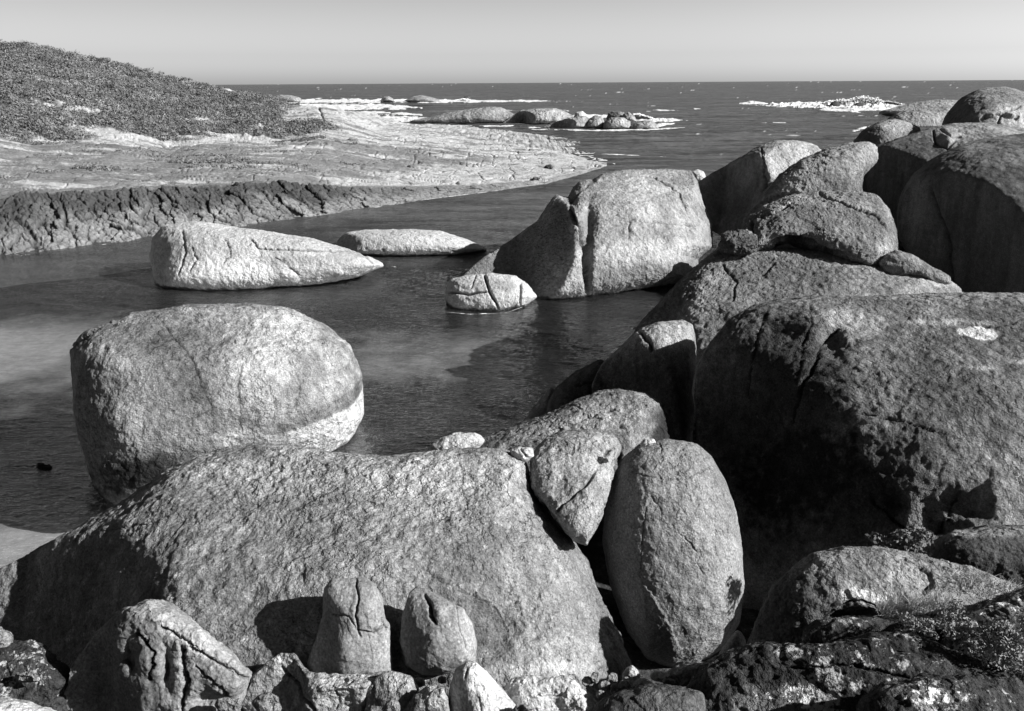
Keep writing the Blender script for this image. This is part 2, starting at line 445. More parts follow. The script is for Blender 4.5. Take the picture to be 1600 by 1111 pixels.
# one sheet of real waves, finer near the viewer: rings of equal depression round the foot of the view point
_dep = np.concatenate([np.array([80, 70, 60, 52, 47]), np.arange(44.0, 20, -0.075), np.arange(20.0, 0.06, -0.052), [0.045, 0.03, 0.019]])
_rad = CAMH/np.tan(np.radians(_dep))
_az = np.concatenate([np.arange(-85, -42, 3.0), np.arange(-42, 42, 0.075), np.arange(42, 86, 3.0)])
RR, AA = np.meshgrid(_rad, np.radians(_az), indexing='ij')
WP = np.stack([RR*np.sin(AA), RR*np.cos(AA), 0*RR], -1).reshape(-1, 3)
wy, wd = WP[:, 1], np.hypot(WP[:, 0], WP[:, 1])
def rot2(P, deg, fx, fy):
    c_, s_ = math.cos(math.radians(deg)), math.sin(math.radians(deg))
    return np.stack([(P[:, 0]*c_+P[:, 1]*s_)*fx, (-P[:, 0]*s_+P[:, 1]*c_)*fy, P[:, 0]*0], 1)
def crest(n): return 1-np.abs(n)*2
open_ = sstep(70, 150, wy)                      # outside the gorge
gust = 0.45+0.55*sstep(-0.15, 0.25, fbm(WP*0.13+3, 3))
wz = 0.080*gust*crest(fbm(rot2(WP, -26, 0.42, 1.25), 4, 0.55))*sstep(90, 45, wd)
wz += 0.036*gust*crest(fbm(rot2(WP, -8, 1.3, 3.4)+7, 3, 0.6))*sstep(60, 30, wd)
wz += 0.12*fbm(rot2(WP, -15, 0.25, 0.8)+3, 3)*sstep(20, 60, wd)
sw = fbm(rot2(WP, 12, 0.045, 0.13)+5, 5, 0.6)
wz += open_*(0.55*crest(sw)*0.6 + 0.30*fbm(rot2(WP, -10, 0.12, 0.38)+9, 4, 0.65))*sstep(6000, 1500, wd)
WP[:, 2] = wz - open_*0.2
cap = open_*sstep(1.05, 1.15, crest(sw)+0.42*fbm(rot2(WP, 5, 0.02, 0.035)+31, 4)+0.35*fbm(rot2(WP, 0, 0.05, 0.4)+3, 4, 0.7)-0.06)
wrap('sea_water', water_mat(), WP, grid_faces(len(_rad), len(_az)), attrs={'cap': cap}, kind='structure', label='dark rippled sea water filling the gorge and open ocean')

# sea bed
xs = np.concatenate([[-R_, -800, -150], np.linspace(-60, 40, 201), [150, 800, R_]])
ys = np.concatenate([[-80], np.linspace(-20, 110, 261), [300, 1200, R_]])
XX, YY = np.meshgrid(xs, ys, indexing='ij'); PP = np.stack([XX, YY, 0*XX], -1).reshape(-1, 3)
zb = -0.9 - 0.25*sstep(30, 60, PP[:, 1])*4 + 0.25*fbm(PP*0.2, 3)
zb = zb - 6*sstep(90, 300, PP[:, 1])
def blob(x, y, rx, ry): return np.exp(-((PP[:, 0]-x)/rx)**2-((PP[:, 1]-y)/ry)**2)
sand_shade = 0.02 - 0.45*sstep(28, 40, PP[:, 1])
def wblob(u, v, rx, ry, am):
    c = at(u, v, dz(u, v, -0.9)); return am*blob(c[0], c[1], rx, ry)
sand_shade = sand_shade + wblob(20, 530, 8, 5.0, 1.3)+wblob(40, 865, 5, 1.7, 1.4)+wblob(730, 535, 5, 3.0, 0.5)+wblob(620, 575, 3, 2, 0.35)+wblob(620, 520, 4, 3, 0.15)
sand_shade = sand_shade - wblob(100, 720, 5, 2.2, 0.5) - wblob(760, 650, 4, 2.5, 0.7) - wblob(300, 430, 9, 4, 0.4)  # less sand, partly to paint the boulders' shadows on the water deeper
PP[:, 2] = zb
wrap('seabed', seabed_mat(), PP, grid_faces(len(xs), len(ys)), attrs={'sand_shade': sand_shade}, kind='structure', label='sandy seabed seen through the shallow gorge water')

# rocky ground the boulders stand on
gx = np.linspace(-14, 46, 241); gy = np.linspace(-12, 70, 321)
XX, YY = np.meshgrid(gx, gy, indexing='ij'); PP = np.stack([XX, YY, 0*XX], -1).reshape(-1, 3)
shore = np.interp(PP[:, 1], [-20, 10, 16, 22, 30, 40, 50, 70], [-30, -14, -5, 0.5, 6, 13, 18, 26])
near = np.clip((PP[:, 0]-shore)*0.3-0.3, -2.5, 0.2)
zg = near*sstep(12.5, 9.5, PP[:, 1]*0+13) if False else near
zg = np.where(PP[:, 1] < 14, np.interp(PP[:, 1], [-12, 1, 2, 4, 6, 8, 11, 14], [8.5, 8.0, 6.0, 4.2, 2.9, 1.9, 0.4, 0.0])*sstep(-14, -9, PP[:, 0])-2*sstep(-9, -14, PP[:, 0]), -3)
zg = np.maximum(zg, near) + fbm(PP*0.5, 4)*0.25
PP[:, 2] = zg
wrap('ground', granite('rocky_ground', 0.07, 0.3, 0.4, 1.0, 8, lichen=0.3), PP, grid_faces(len(gx), len(gy)), attrs={'tone': np.zeros(len(PP))}, kind='structure', label='dark rocky ground under the boulders')

# ------------------------------------------------------------------ headland
K0 = ([-200, 0, 130, 240, 400, 450, 587, 670, 770, 855, 900, 950], [425, 403, 386, 371, 351, 343, 324, 311, 299, 287, 275, 259])
K1 = ([-200, 0, 40, 175, 300, 437, 500, 553, 663, 760, 855, 900, 950], [325, 312, 302, 297, 291, 283, 291, 293, 293, 290, 281, 270, 258])
K3 = ([-200, 0, 53, 133, 183, 267, 317, 433, 500, 600, 760, 880, 950], [200, 213, 222, 218, 217, 230, 223, 223, 205, 222, 240, 246, 257])
K4 = ([-200, 0, 33, 100, 167, 207, 283, 333, 353, 383, 417, 450, 480, 508, 530, 550, 587, 642, 690, 760, 880, 950], [72, 68, 69, 80, 96, 105, 127, 133, 148, 146, 154, 163, 165, 168, 174, 183, 201, 203, 206, 218, 238, 256])
NU = 900; us = np.linspace(-200, 948, NU)
def kv(K): return np.interp(us, K[0], K[1])
v0, v1, v3, v4 = map(kv, (K0, K1, K3, K4))
ker = np.hanning(21); ker /= ker.sum()
def sm(x): return np.convolve(np.pad(x, 10, 'edge'), ker, 'valid')
v0, v1, v3, v4 = map(sm, (v0, v1, v3, v4))
d0 = dz(us, v0, -0.0)
d1 = d0 + 5.0*np.clip((v0-v1)/90, 0.05, 1)
d3 = np.interp(us, [-200, 0, 433, 500, 600, 760, 880, 950], [80, 85, 100, 108, 110, 108, 108, 104])
d4 = np.interp(us, [-200, 0, 333, 450, 587, 690, 880, 950], [118, 125, 150, 150, 134, 140, 118, 106])
rows = []
def seg(Pa, Pb, n, lo=False):
    t = np.linspace(0, 1, n, endpoint=lo)[None, :, None]
    return Pa[:, None]*(1-t)+Pb[:, None]*t
A_1 = at(us, v0+8, dz(us, v0+8, 0.0)); A_1[:, 2] -= 1.8
A0 = at(us, v0, d0); A1 = at(us, v1, d1); A3 = at(us, v3, d3); A4 = at(us, v4, d4)
A5 = A4 + np.array([0, 40, 0]); A5[:, 2] = A4[:, 2]*0.6; A6 = A4+np.array([0, 120, 0]); A6[:, 2] = -4
n01, n13, n34 = 110, 150, 130
TR = np.concatenate([seg(A_1, A0, 8), seg(A0, A1, n01), seg(A1, A3, n13), seg(A3, A4, n34), seg(A4, A5, 14), seg(A5, A6, 8, True)], 1)
NVv = TR.shape[1]
zone = np.concatenate([np.linspace(-1, 0, 8, endpoint=False), np.linspace(0, 1, n01, endpoint=False), np.linspace(1, 2, n13, endpoint=False), np.linspace(2, 3, n34, endpoint=False), np.linspace(3, 4, 14, endpoint=False), np.linspace(4, 5, 8)])
Zn = np.broadcast_to(zone[None], TR.shape[:2]).reshape(-1)
Uu = np.broadcast_to(us[:, None], TR.shape[:2]).reshape(-1)
TP = TR.reshape(-1, 3).copy()
def voronoi2(P):
    i = np.floor(P).astype(int); f1 = np.full(len(P), 9.0); f2 = np.full(len(P), 9.0); idv = np.zeros(len(P))
    for dx in (-1, 0, 1):
        for dy in (-1, 0, 1):
            c0, c1 = i[:, 0]+dx, i[:, 1]+dy
            hsh = _h(c0, c1, c0*0+11); jx = (_grad[hsh, 0]*0.5+0.5); jy = (_grad[hsh, 1]*0.5+0.5)
            d = np.hypot(c0+jx-P[:, 0], c1+jy-P[:, 1])
            nb = d < f1
            f2 = np.where(nb, f1, np.minimum(f2, d)); idv = np.where(nb, hsh/4095.0, idv); f1 = np.where(nb, d, f1)
    return f1, f2, idv
up = np.array([0, 0, 1.0])
ledge = sstep(-0.3, 0.0, Zn)*sstep(1.02, 0.97, Zn)
lw = ledge*np.interp(Uu, [-200, 480, 760, 860, 950], [1, 1, 0.45, 0.15, 0.1])
# broken ledge: blocks cut by slanting joints
jx = TP[:, 0]*1.0+Zn*1.8; jy = (Zn*5.5+TP[:, 0]*0.55)
wn = fbm(TP*0.8, 3)*0.35
f1, f2, idv = voronoi2(np.stack([jx*1.35+wn, jy*1.5+wn], 1)); edge = np.clip((f2-f1)/0.16, 0, 1)
g1, g2, idw = voronoi2(np.stack([jx*3.2+wn, jy*3.4-wn], 1)); edge2 = np.clip((g2-g1)/0.2, 0, 1)
slant = (TP[:, 0]*0.55+Zn*2.6)+fbm(TP*0.25, 2)*0.8
sl = np.abs((slant % 1.0)-0.5)*2; slc = np.exp(-((1-sl)/0.10)**2)*sstep(-0.1, 0.25, fbm(TP*0.35+9, 2)+0.15)
TP[:, 2] += lw*((idv-0.5)*0.34 - (1-edge)*0.26 + (idw-0.5)*0.14 - (1-edge2)*0.12 - slc*0.26 + fbm(TP*1.5, 4)*0.14)
TP[:, 1] -= lw*(idv-0.5)*0.4
# lip of the ledge
TP[:, 2] += 0.2*np.exp(-((Zn-0.98)/0.05)**2)*lw*(0.6+fbm(TP*0.6, 3))
# granite slope: long gentle terraces and joints
gs = sstep(1.0, 1.06, Zn)*sstep(5.0, 4.2, Zn)
ter = fbm(TP*np.array([0.05, 0.30, 0.0])+3, 4)
TP[:, 2] += gs*(ter*0.4 + fbm(TP*np.array([0.25, 0.5, 0])+7, 5, 0.6)*0.4)
tj = np.abs(fbm(TP*np.array([0.07, 0.20, 0])+31, 3)); TP[:, 2] -= gs*0.25*np.exp(-(tj/0.012)**2)
tj2 = np.abs(fbm(TP*np.array([0.30, 0.05, 0])+61, 3)); TP[:, 2] -= gs*0.2*np.exp(-(tj2/0.010)**2)
hillw = sstep(2.0, 2.15, Zn)*sstep(3.6, 3.0, Zn)*np.interp(Uu, [420, 470], [1, 0.2])
TP[:, 2] += hillw*(fbm(TP*0.12, 4)*0.8+fbm(TP*np.array([0.5, 0.6, 0.5]), 4, 0.6)*0.9)
# crack seen on the dome
for cu_, zr, w_ in ((507, (2.35, 3.0), 0.9),):
    TP[:, 2] -= 0.3*np.exp(-((Uu-cu_-(Zn-2.3)*-14)/1.6)**2)*sstep(zr[0], zr[0]+0.1, Zn)*(Zn < 3.02)
fall = sstep(0, 0.04, np.abs(Zn-0)) # keep the water line where it is
# masks
rockn = fbm(TP*np.array([0.10, 0.40, 0])+11, 6, 0.68)
vegu = np.interp(Uu, [-200, 430, 500, 545], [1, 1, 0.65, 0])*sstep(2.0, 2.03, Zn)
sandpatch = sstep(0.10, 0.22, fbm(TP*np.array([0.10, 0.22, 0])+51, 4)+np.interp(Zn, [1.95, 2.1, 2.4, 3], [0.35, 0.02, -0.2, -0.45])+np.interp(Uu, [200, 480], [0, 0.10]))
vegm = vegu*(1-sandpatch)*sstep(3.2, 3.0, Zn)
domeu = sstep(425, 450, Uu+(Zn-2.5)*-40)*sstep(2.25, 2.5, Zn)
vegm = vegm*(1-domeu)
bleach = sstep(0.10, 0.24, rockn+np.interp(Zn, [0.98, 1.03, 1.12, 1.3, 1.75, 1.9, 2.02], [-0.2, 0.02, 0.06, -0.05, 0.02, 0.12, 0.25]))*gs
# bright bleached band above the ledge towards the point
bb = sstep(1.01, 1.04, Zn)*np.interp(Uu, [500, 530, 700, 900], [0, 1, 1, 0.9])*sstep(np.interp(Uu, [530, 640, 760, 900], [1.16, 1.35, 1.75, 2.6]), np.interp(Uu, [530, 640, 760, 900], [1.1, 1.28, 1.6, 2.3]), Zn+fbm(TP*0.3, 4)*0.22)
bb = bb*sstep(-0.22, 0.12, fbm(TP*np.array([0.35, 0.9, 0])+21, 5, 0.7)+0.1)
bleach = np.maximum(bleach, bb)
bleach = np.maximum(bleach, vegu*sandpatch*sstep(2.0, 2.02, Zn)*(Uu < 545)*(Zn<2.75)*(1-domeu))
darkl = lw*np.clip(sstep(0.30, 0.75, Zn+fbm(TP*0.35, 4)*0.55)*np.interp(Uu, [-200, 100, 300, 440, 520, 700], [0.8, 0.9, 0.75, 1, 0.9, 0.6]), 0, 1)*(0.55+0.45*edge)
crackd = lw*np.clip((1-edge)*0.7+slc*0.9+(1-edge2)*0.35, 0, 1)

def headland_mat():
    m, t, out = nt('headland_rock_and_scrub'); g = G(t)
    tc = g.n('ShaderNodeTexCoord').outputs['Object']
    b = g.n('ShaderNodeBsdfPrincipled'); b.inputs['Roughness'].default_value = 0.95; b.inputs['Specular IOR Level'].default_value = 0.1
    n1 = g.noise(tc, 0.3, 6, 0.65); n2 = g.noise(tc, 2.5, 6, 0.75); n3 = g.noise(g.mapping(tc, (0.15, 0.8, 1)), 1.0, 5, 0.7)
    c = g.math('MULTIPLY', g.mr(n1, 0.3, 0.7, 0.15, 0.26), g.mr(n2, 0.3, 0.7, 0.65, 1.35))
    c = g.math('MULTIPLY', c, g.mr(n3, 0.35, 0.65, 0.8, 1.2))
    c = g.mix(g.math('MULTIPLY', g.attr('bleach'), g.mr(n2, 0.3, 0.6, 0.3, 1.0)), c, 0.50)
    c = g.mix(g.attr('wet'), c, 0.035)
    c = g.mix(g.attr('joint'), c, 0.02)
    c = g.mix(g.math('MULTIPLY', g.attr('veg'), g.mr(n2, 0.25, 0.5, 0.5, 1.0)), c, 0.085)
    co = g.n('ShaderNodeCombineColor')
    for i in range(3): g.l(c, co.inputs[i])
    g.l(co.outputs[0], b.inputs['Base Color'])
    bn = g.n('ShaderNodeBump'); bn.inputs['Strength'].default_value = 1; bn.inputs['Distance'].default_value = 0.3
    n4 = g.noise(g.mapping(tc, (0.6, 1.2, 1)), 1.4, 8, 0.75)
    g.l(n4, bn.inputs['Height']); g.l(bn.outputs[0], b.inputs['Normal'])
    g.l(b.outputs[0], out.inputs[0]); return m
wrap('headland', headland_mat(), TP, grid_faces(NU, NVv)[:, ::-1], attrs={'bleach': bleach, 'wet': darkl*0.9, 'joint': crackd*0.8, 'veg': vegm},
     kind='structure', label='rocky headland with scrub hill across the gorge')
TPg = TP.reshape(NU, NVv, 3); vegg = vegm.reshape(NU, NVv)

def leaf_mat(name, lo, hi):
    m, t, out = nt(name); g = G(t)
    tc = g.n('ShaderNodeTexCoord').outputs['Object']
    b = g.n('ShaderNodeBsdfPrincipled'); b.inputs['Roughness'].default_value = 0.8; b.inputs['Specular IOR Level'].default_value = 0.2
    oi = g.attr('shade'); n = g.noise(tc, 3, 3, 0.6)
    c = g.mr(g.math('ADD', g.math('MULTIPLY', oi, 0.7), g.math('MULTIPLY', n, 0.3)), 0, 1, lo, hi)
    co = g.n('ShaderNodeCombineColor')
    for i in range(3): g.l(c, co.inputs[i])
    g.l(co.outputs[0], b.inputs['Base Color'])
    g.l(b.outputs[0], out.inputs[0]); return m
MAT['scrub'] = leaf_mat('coastal_scrub', 0.05, 0.27)
MAT['leaf'] = leaf_mat('pale_leaves', 0.08, 0.40)
MAT['straw'] = leaf_mat('dry_grass', 0.2, 0.6)

def leaf_cloud(cent, rad, nper, size, shade, flat=0.6, ns=0.55, sj=0.25):
    """quads scattered over the upper shell of each centre's blob -> V, F, shade"""
    N = len(cent)*nper
    dirs = RNG.normal(size=(N, 3)); dirs /= np.linalg.norm(dirs, axis=1)[:, None]
    dirs[:, 2] = np.abs(dirs[:, 2])*0.95-0.05
    C = np.repeat(cent, nper, 0); r = np.repeat(rad, nper)
    P = C + dirs*np.array([1, 1, flat])*(r*RNG.uniform(0.55, 1.0, N))[:, None]
    nrm = dirs+RNG.normal(size=(N, 3))*ns; nrm /= np.linalg.norm(nrm, axis=1)[:, None]
    t1 = np.cross(nrm, RNG.normal(size=(N, 3))); t1 /= np.linalg.norm(t1, axis=1)[:, None]; t2 = np.cross(nrm, t1)
    s = (np.repeat(size, nper) if np.ndim(size) else size)*RNG.uniform(0.6, 1.4, N)
    s = s[:, None]
    V = np.stack([P-t1*s, P-t2*s*0.55, P+t1*s, P+t2*s*0.55], 1).reshape(-1, 3)
    Fa = np.arange(N*4).reshape(N, 4)
    sh = np.repeat(np.clip(np.repeat(shade, nper)+RNG.uniform(-sj, sj, N), 0, 1), 4)
    return V, Fa, sh

# scrub over the hill: many small twiggy bushes
i0 = 8+n01+n13
NC = 36000
iu = RNG.uniform(0, NU-1.01, NC); iv = i0-20 + RNG.uniform(0, 1, NC)**0.9*(n34+24)
ii = iu.astype(int); jj = np.minimum(iv.astype(int), NVv-2)
keep = vegg[ii, jj] > 0.35
# strips of low bushes in the joints of the granite slope
iu2 = RNG.uniform(0, NU-1.01, 60000); ii2 = iu2.astype(int); jj2 = (8+n01+RNG.uniform(0.15, 1.0, 60000)*n13).astype(int)
P2 = TPg[ii2, jj2]
k2 = (fbm(P2*np.array([0.09, 0.45, 0])+71, 3)+0.3*fbm(P2*0.5, 2) > 0.36) & (us[ii2] < 560)
C = np.concatenate([TPg[ii, jj][keep], P2[k2]]); nh = int(keep.sum())
C = C + RNG.normal(size=C.shape)*np.array([0.2, 0.2, 0])
big = fbm(C*0.25+77, 3)
rad = np.clip(0.35+1.0*RNG.uniform(0, 1, len(C))**6+big*0.8, 0.18, 1.4); rad[nh:] = np.minimum(rad[nh:]*0.7, 0.5)
shd = np.clip(0.5+fbm(C*np.array([0.12, 0.3, 0.1]), 4, 0.6)*1.3+RNG.uniform(-0.12, 0.12, len(C)), 0, 1)
_b = RNG.choice(nh, 520, replace=False); cb = np.repeat(C[_b], 5, 0)+RNG.normal(size=(2600, 3))*np.array([0.9, 0.6, 0.05])
V2, F2, sh2 = leaf_cloud(cb, RNG.uniform(0.55, 1.1, 2600), 34, 0.13, np.repeat(RNG.uniform(0.0, 0.4, 520), 5), 0.8, 0.25, 0.05)
V, Fa, sh = leaf_cloud(C, rad, 18, 0.045+rad*0.085, shd, 0.75, 0.2, 0.03)
Fa = np.concatenate([Fa, F2+len(V)]); V = np.concatenate([V, V2]); sh = np.concatenate([sh, sh2])
wrap('scrub', MAT['scrub'], V, Fa, smooth=False, attrs={'shade': sh}, kind='stuff', label='low wind-clipped scrub covering the hillside', cat='scrub')

# ------------------------------------------------------------------ surf
def foam_mat():
    m, t, out = nt('sea_foam'); g = G(t)
    b = g.n('ShaderNodeBsdfPrincipled'); b.inputs['Roughness'].default_value = 1
    tc = g.n('ShaderNodeTexCoord').outputs['Object']
    fc = g.mr(g.noise(g.mapping(tc, (0.35, 0.9, 1)), 1.0, 7, 0.75), 0.36, 0.6, 0.34, 0.82); co = g.n('ShaderNodeCombineColor')
    for i in range(3): g.l(fc, co.inputs[i])
    g.l(co.outputs[0], b.inputs['Base Color'])
    bn = g.n('ShaderNodeBump'); bn.inputs['Strength'].default_value = 0.6; bn.inputs['Distance'].default_value = 0.3
    g.l(g.noise(tc, 1.2, 6, 0.7), bn.inputs['Height']); g.l(bn.outputs[0], b.inputs['Normal'])
    g.l(b.outputs[0], out.inputs[0]); return m
FV, FF, fo = [], [], 0
def foam(pts, thick, h=0.3, thr=0.0, seed=0, spray=()):
    """ragged foam along a pixel polyline of the water; thick = half height in px"""
    global fo
    P = np.array(pts, float); s = np.concatenate([[0], np.cumsum(np.hypot(*np.diff(P, axis=0).T))])
    n = int(s[-1]/0.9)+2; ss = np.linspace(0, s[-1], n)
    u = np.interp(ss, s, P[:, 0]); v = np.interp(ss, s, P[:, 1])
    th = np.interp(ss, s, np.linspace(0, 1, len(P))*0+1) * (np.interp(ss, s, thick) if np.ndim(thick) else thick)
    m = 26; t = np.linspace(-1, 1, m)
    U = np.repeat(u[:, None], m, 1); V = v[:, None]+t[None]*th[:, None]
    X = at(U, V, dz(U, V, 0.03)).reshape(-1, 3)
    q = np.stack([U.ravel()/26, V.ravel()/4.0, U.ravel()*0+seed*5.1], 1)
    nz = fbm(q, 6, 0.78)*1.25
    mask = nz + (1-np.abs(t))[None].repeat(n, 0).ravel()*0.9 - 0.35 - thr
    ends = np.minimum(ss, s[-1]-ss)/max(8, s[-1]*0.12); mask = mask-np.repeat(np.clip(1-ends, 0, 1), m)*0.5
    lift = np.clip(mask, 0, 1)*h*(0.6+fbm(q*2.2, 3))
    for (su, ru, hh) in spray:
        k_ = int(160*ru); uu = su+RNG.normal(size=k_)*ru*0.7; vv = np.interp(uu, u, v)
        B = at(uu, vv, dz(uu, vv, 0.03)); env = hh*np.exp(-((uu-su)/ru)**2)*(0.55+0.75*np.abs(fbm(np.stack([uu/7, uu*0, uu*0+seed], 1), 3)))
        B[:, 2] += env*RNG.uniform(0, 1, k_)**1.6; B[:, 1] += RNG.normal(size=k_)*1.5
        s_ = RNG.uniform(0.12, 0.38, k_)[:, None]; nn_ = np.array([0.7, -0.5, 0.6])+RNG.normal(size=(k_, 3))*0.35; t1 = np.cross(nn_, RNG.normal(size=(k_, 3))); t1 /= np.linalg.norm(t1, axis=1)[:, None]
        t2 = np.cross(t1, nn_); t2 /= np.linalg.norm(t2, axis=1)[:, None]
        FV.append(np.stack([B-t1*s_, B-t2*s_, B+t1*s_, B+t2*s_], 1).reshape(-1, 3)); FF.append(np.arange(k_*4).reshape(-1, 4)+fo); fo += k_*4
    X[:, 2] += np.maximum(lift, 0)
    Fq = grid_faces(n, m)[:, ::-1]; ok = mask[Fq].mean(1) > 0
    FV.append(X); FF.append(Fq[ok]+fo); fo += len(X)

# ------------------------------------------------------------------ boulders standing in the gorge
GW = 'boulders standing in the gorge water'
boulder('boulder', 'large rounded grey boulder in the water with a pale tide band at its lower right', 
    [(112, 545), (135, 518), (200, 490), (290, 476), (390, 473), (450, 482), (510, 508), (548, 540), (565, 580), (567, 650), (545, 690), (480, 730), (400, 775), (300, 800), (170, 800), (146, 760), (128, 690), (116, 640)],
    22.6, 2.7, 3.0, c=(340, 640), n=230, p=2.6, tilt=(0.006, -0.003), pits=0.7, mat='lump', sharp=14,
    facets=[(340, 480, 1.0, 0.0, 1.0), (540, 600, 1.7, -0.75, 0.1)],
    bumps=[(300, 560, 45, 30, -0.12), (505, 545, 18, 25, -0.12), (420, 640, 20, 60, 0.12), (200, 660, 60, 40, 0.15)],
    cracks=[([(113, 545), (150, 515), (200, 490)], 2, 0.12), ([(375, 570), (372, 620), (378, 680)], 2.0, 0.05), ([(420, 600), (432, 640), (425, 665)], 2, 0.05), ([(250, 500), (300, 560), (330, 640), (290, 660)], 2, 0.04), ([(455, 560), (470, 600), (460, 640)], 2, 0.05)],
    tones=[(285, 530, 60, 35, -0.35, 25), (310, 610, 45, 25, -0.3), (500, 545, 16, 28, -0.3), (300, 725, 150, 28, -0.55, -8), (210, 740, 70, 30, -0.4), (350, 742, 70, 16, 1.0, -12), (390, 690, 50, 18, 1.1, 5), (460, 590, 100, 110, 0.75), (330, 495, 160, 16, 0.4), (180, 610, 60, 70, 0.15), (150, 775, 60, 14, -0.6)],  # broad right-hand patch paints the sunward half brighter
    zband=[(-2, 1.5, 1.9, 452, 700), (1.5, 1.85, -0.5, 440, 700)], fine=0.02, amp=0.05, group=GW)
boulder('boulder', 'long pale whale-backed boulder in the water, dark at its left end and tapering right',
    [(234, 400), (240, 370), (255, 353), (300, 346), (360, 353), (430, 362), (490, 372), (540, 388), (580, 402), (600, 414), (560, 432), (480, 448), (400, 456), (300, 458), (245, 448)],
    43.2, 2.6, 3.0, c=(400, 405), n=170, p=2.8, tilt=(0.0, -0.01), pits=0.45, mat='pale', sharp=8,
    facets=[(275, 400, 2.4, 1.45, -0.1)], cracks=[([(285, 360), (292, 395), (283, 430)], 2, 0.12), ([(300, 385), (308, 405), (300, 425)], 1.5, 0.1), ([(390, 370), (405, 388), (460, 390), (540, 394)], 1.8, 0.12), ([(430, 402), (450, 415), (470, 432)], 1.5, 0.1), ([(560, 392), (583, 412)], 1.6, 0.12), ([(350, 372), (362, 395), (350, 412)], 1.3, 0.08)],
    tones=[(470, 405, 25, 8, -0.3), (540, 400, 28, 9, -0.25), (330, 420, 80, 20, 0.25), (400, 425, 150, 12, 0.15), (262, 405, 22, 45, -0.35), (435, 410, 14, 10, -0.25)], amp=0.05, fine=0.03, group=GW, fs=0.7)
boulder('boulder', 'low pale flat-topped boulder awash behind the long pale boulder',
    [(525, 378), (540, 363), (570, 359), (640, 358), (690, 361), (725, 372), (762, 390), (720, 400), (640, 404), (560, 403), (530, 398)],
    51.0, 2.6, 3.0, n=110, p=2.6, tilt=(0, -0.01), pits=0.5, mat='pale', sharp=8, facets=[(560, 380, 2.2, 1.2, 0)],
    tones=[(545, 382, 20, 16, -0.35)], amp=0.04, fine=0.03, group=GW, fs=0.7, cracks=[([(600, 385), (603, 398)], 1.2, 0.08)])
boulder('boulder', 'small pale rock in the water split by dark cracks into four blocks',
    [(697, 450), (703, 437), (730, 430), (770, 427), (805, 430), (825, 445), (839, 464), (820, 478), (780, 490), (735, 492), (705, 482), (696, 468)],
    38.4, 1.5, 1.5, n=110, p=2.7, tilt=(0, -0.008), pits=0.6, mat='pale', sharp=6, facets=[(715, 460, 1.4, 1.2, 0)],
    cracks=[([(757, 428), (762, 448), (768, 462), (778, 480)], 2.4, 0.3, 2), ([(700, 456), (730, 460), (762, 455)], 2, 0.2, 2), ([(815, 442), (813, 476)], 1.8, 0.2, 2), ([(745, 432), (735, 450)], 1.2, 0.08)],
    tones=[(785, 447, 22, 10, -0.35)], amp=0.05, fine=0.02, group=GW)
boulder('boulder', 'giant cleft pale boulder at the gorge mouth with a steep dark left slope',
    [(722, 432), (745, 410), (800, 375), (840, 345), (861, 312), (870, 304), (880, 307), (888, 308), (896, 293), (906, 284), (916, 281), (926, 282), (942, 272), (975, 266), (1040, 264), (1080, 266), (1090, 285), (1098, 320), (1112, 350), (1112, 385), (1090, 405), (1090, 440), (1000, 455), (900, 472), (840, 475), (760, 470), (730, 455)],
    43.8, 4.4, 4.2, c=(935, 375), n=230, p=3.0, tilt=(0.006, -0.02), pits=0.75, mat='mid', sharp=4,
    facets=[(885, 380, 3.7, 1.35, 0.15), (1080, 350, 3.2, -0.5, 0.35), (1000, 270, 1.2, -0.1, 1.6)],
    bumps=[(918, 380, 7, 70, -0.5), (925, 345, 10, 30, -0.3), (900, 340, 10, 20, 0.3)],
    cracks=[([(890, 322), (895, 340), (908, 362), (915, 395), (917, 455)], 3.2, 0.8, 3), ([(985, 345), (982, 375)], 1.6, 0.12), ([(960, 335), (985, 345), (1090, 352)], 1.3, 0.1), ([(1020, 275), (1060, 300), (1075, 330)], 1.4, 0.12), ([(890, 318), (905, 298), (920, 288)], 2.5, 0.1, 1)],
    tones=[(1010, 330, 90, 60, 0.45), (925, 350, 8, 25, -0.5), (1000, 395, 100, 18, 0.7, -6), (870, 440, 30, 20, 0.35, -30), (900, 385, 10, 60, 0.25), (872, 310, 9, 7, 0.7), (912, 285, 9, 6, 0.6), (800, 420, 60, 40, -0.25)],  # left slope, cleft and right face carry painted shade and sunlight
    amp=0.04, fine=0.03, group=GW, fs=0.7)
boulder('boulder', 'small round pale rock peeping from behind the cleft giant boulder', [(1080, 268), (1090, 264), (1100, 268), (1103, 276), (1098, 284), (1085, 284)],
    60, 0.6, n=24, mat='pale', sharp=3, group='rocks along the far shore of the gorge mouth')
boulder('boulder', 'dark rounded rock just breaking the water, left of the large rounded boulder',
    [(38, 738), (60, 722), (85, 726), (115, 744), (110, 762), (60, 770), (42, 760)], 22.6, 0.7, 0.8, n=60, mat='dark', sharp=8, tones=[(75, 745, 80, 60, -0.5)], group=GW)

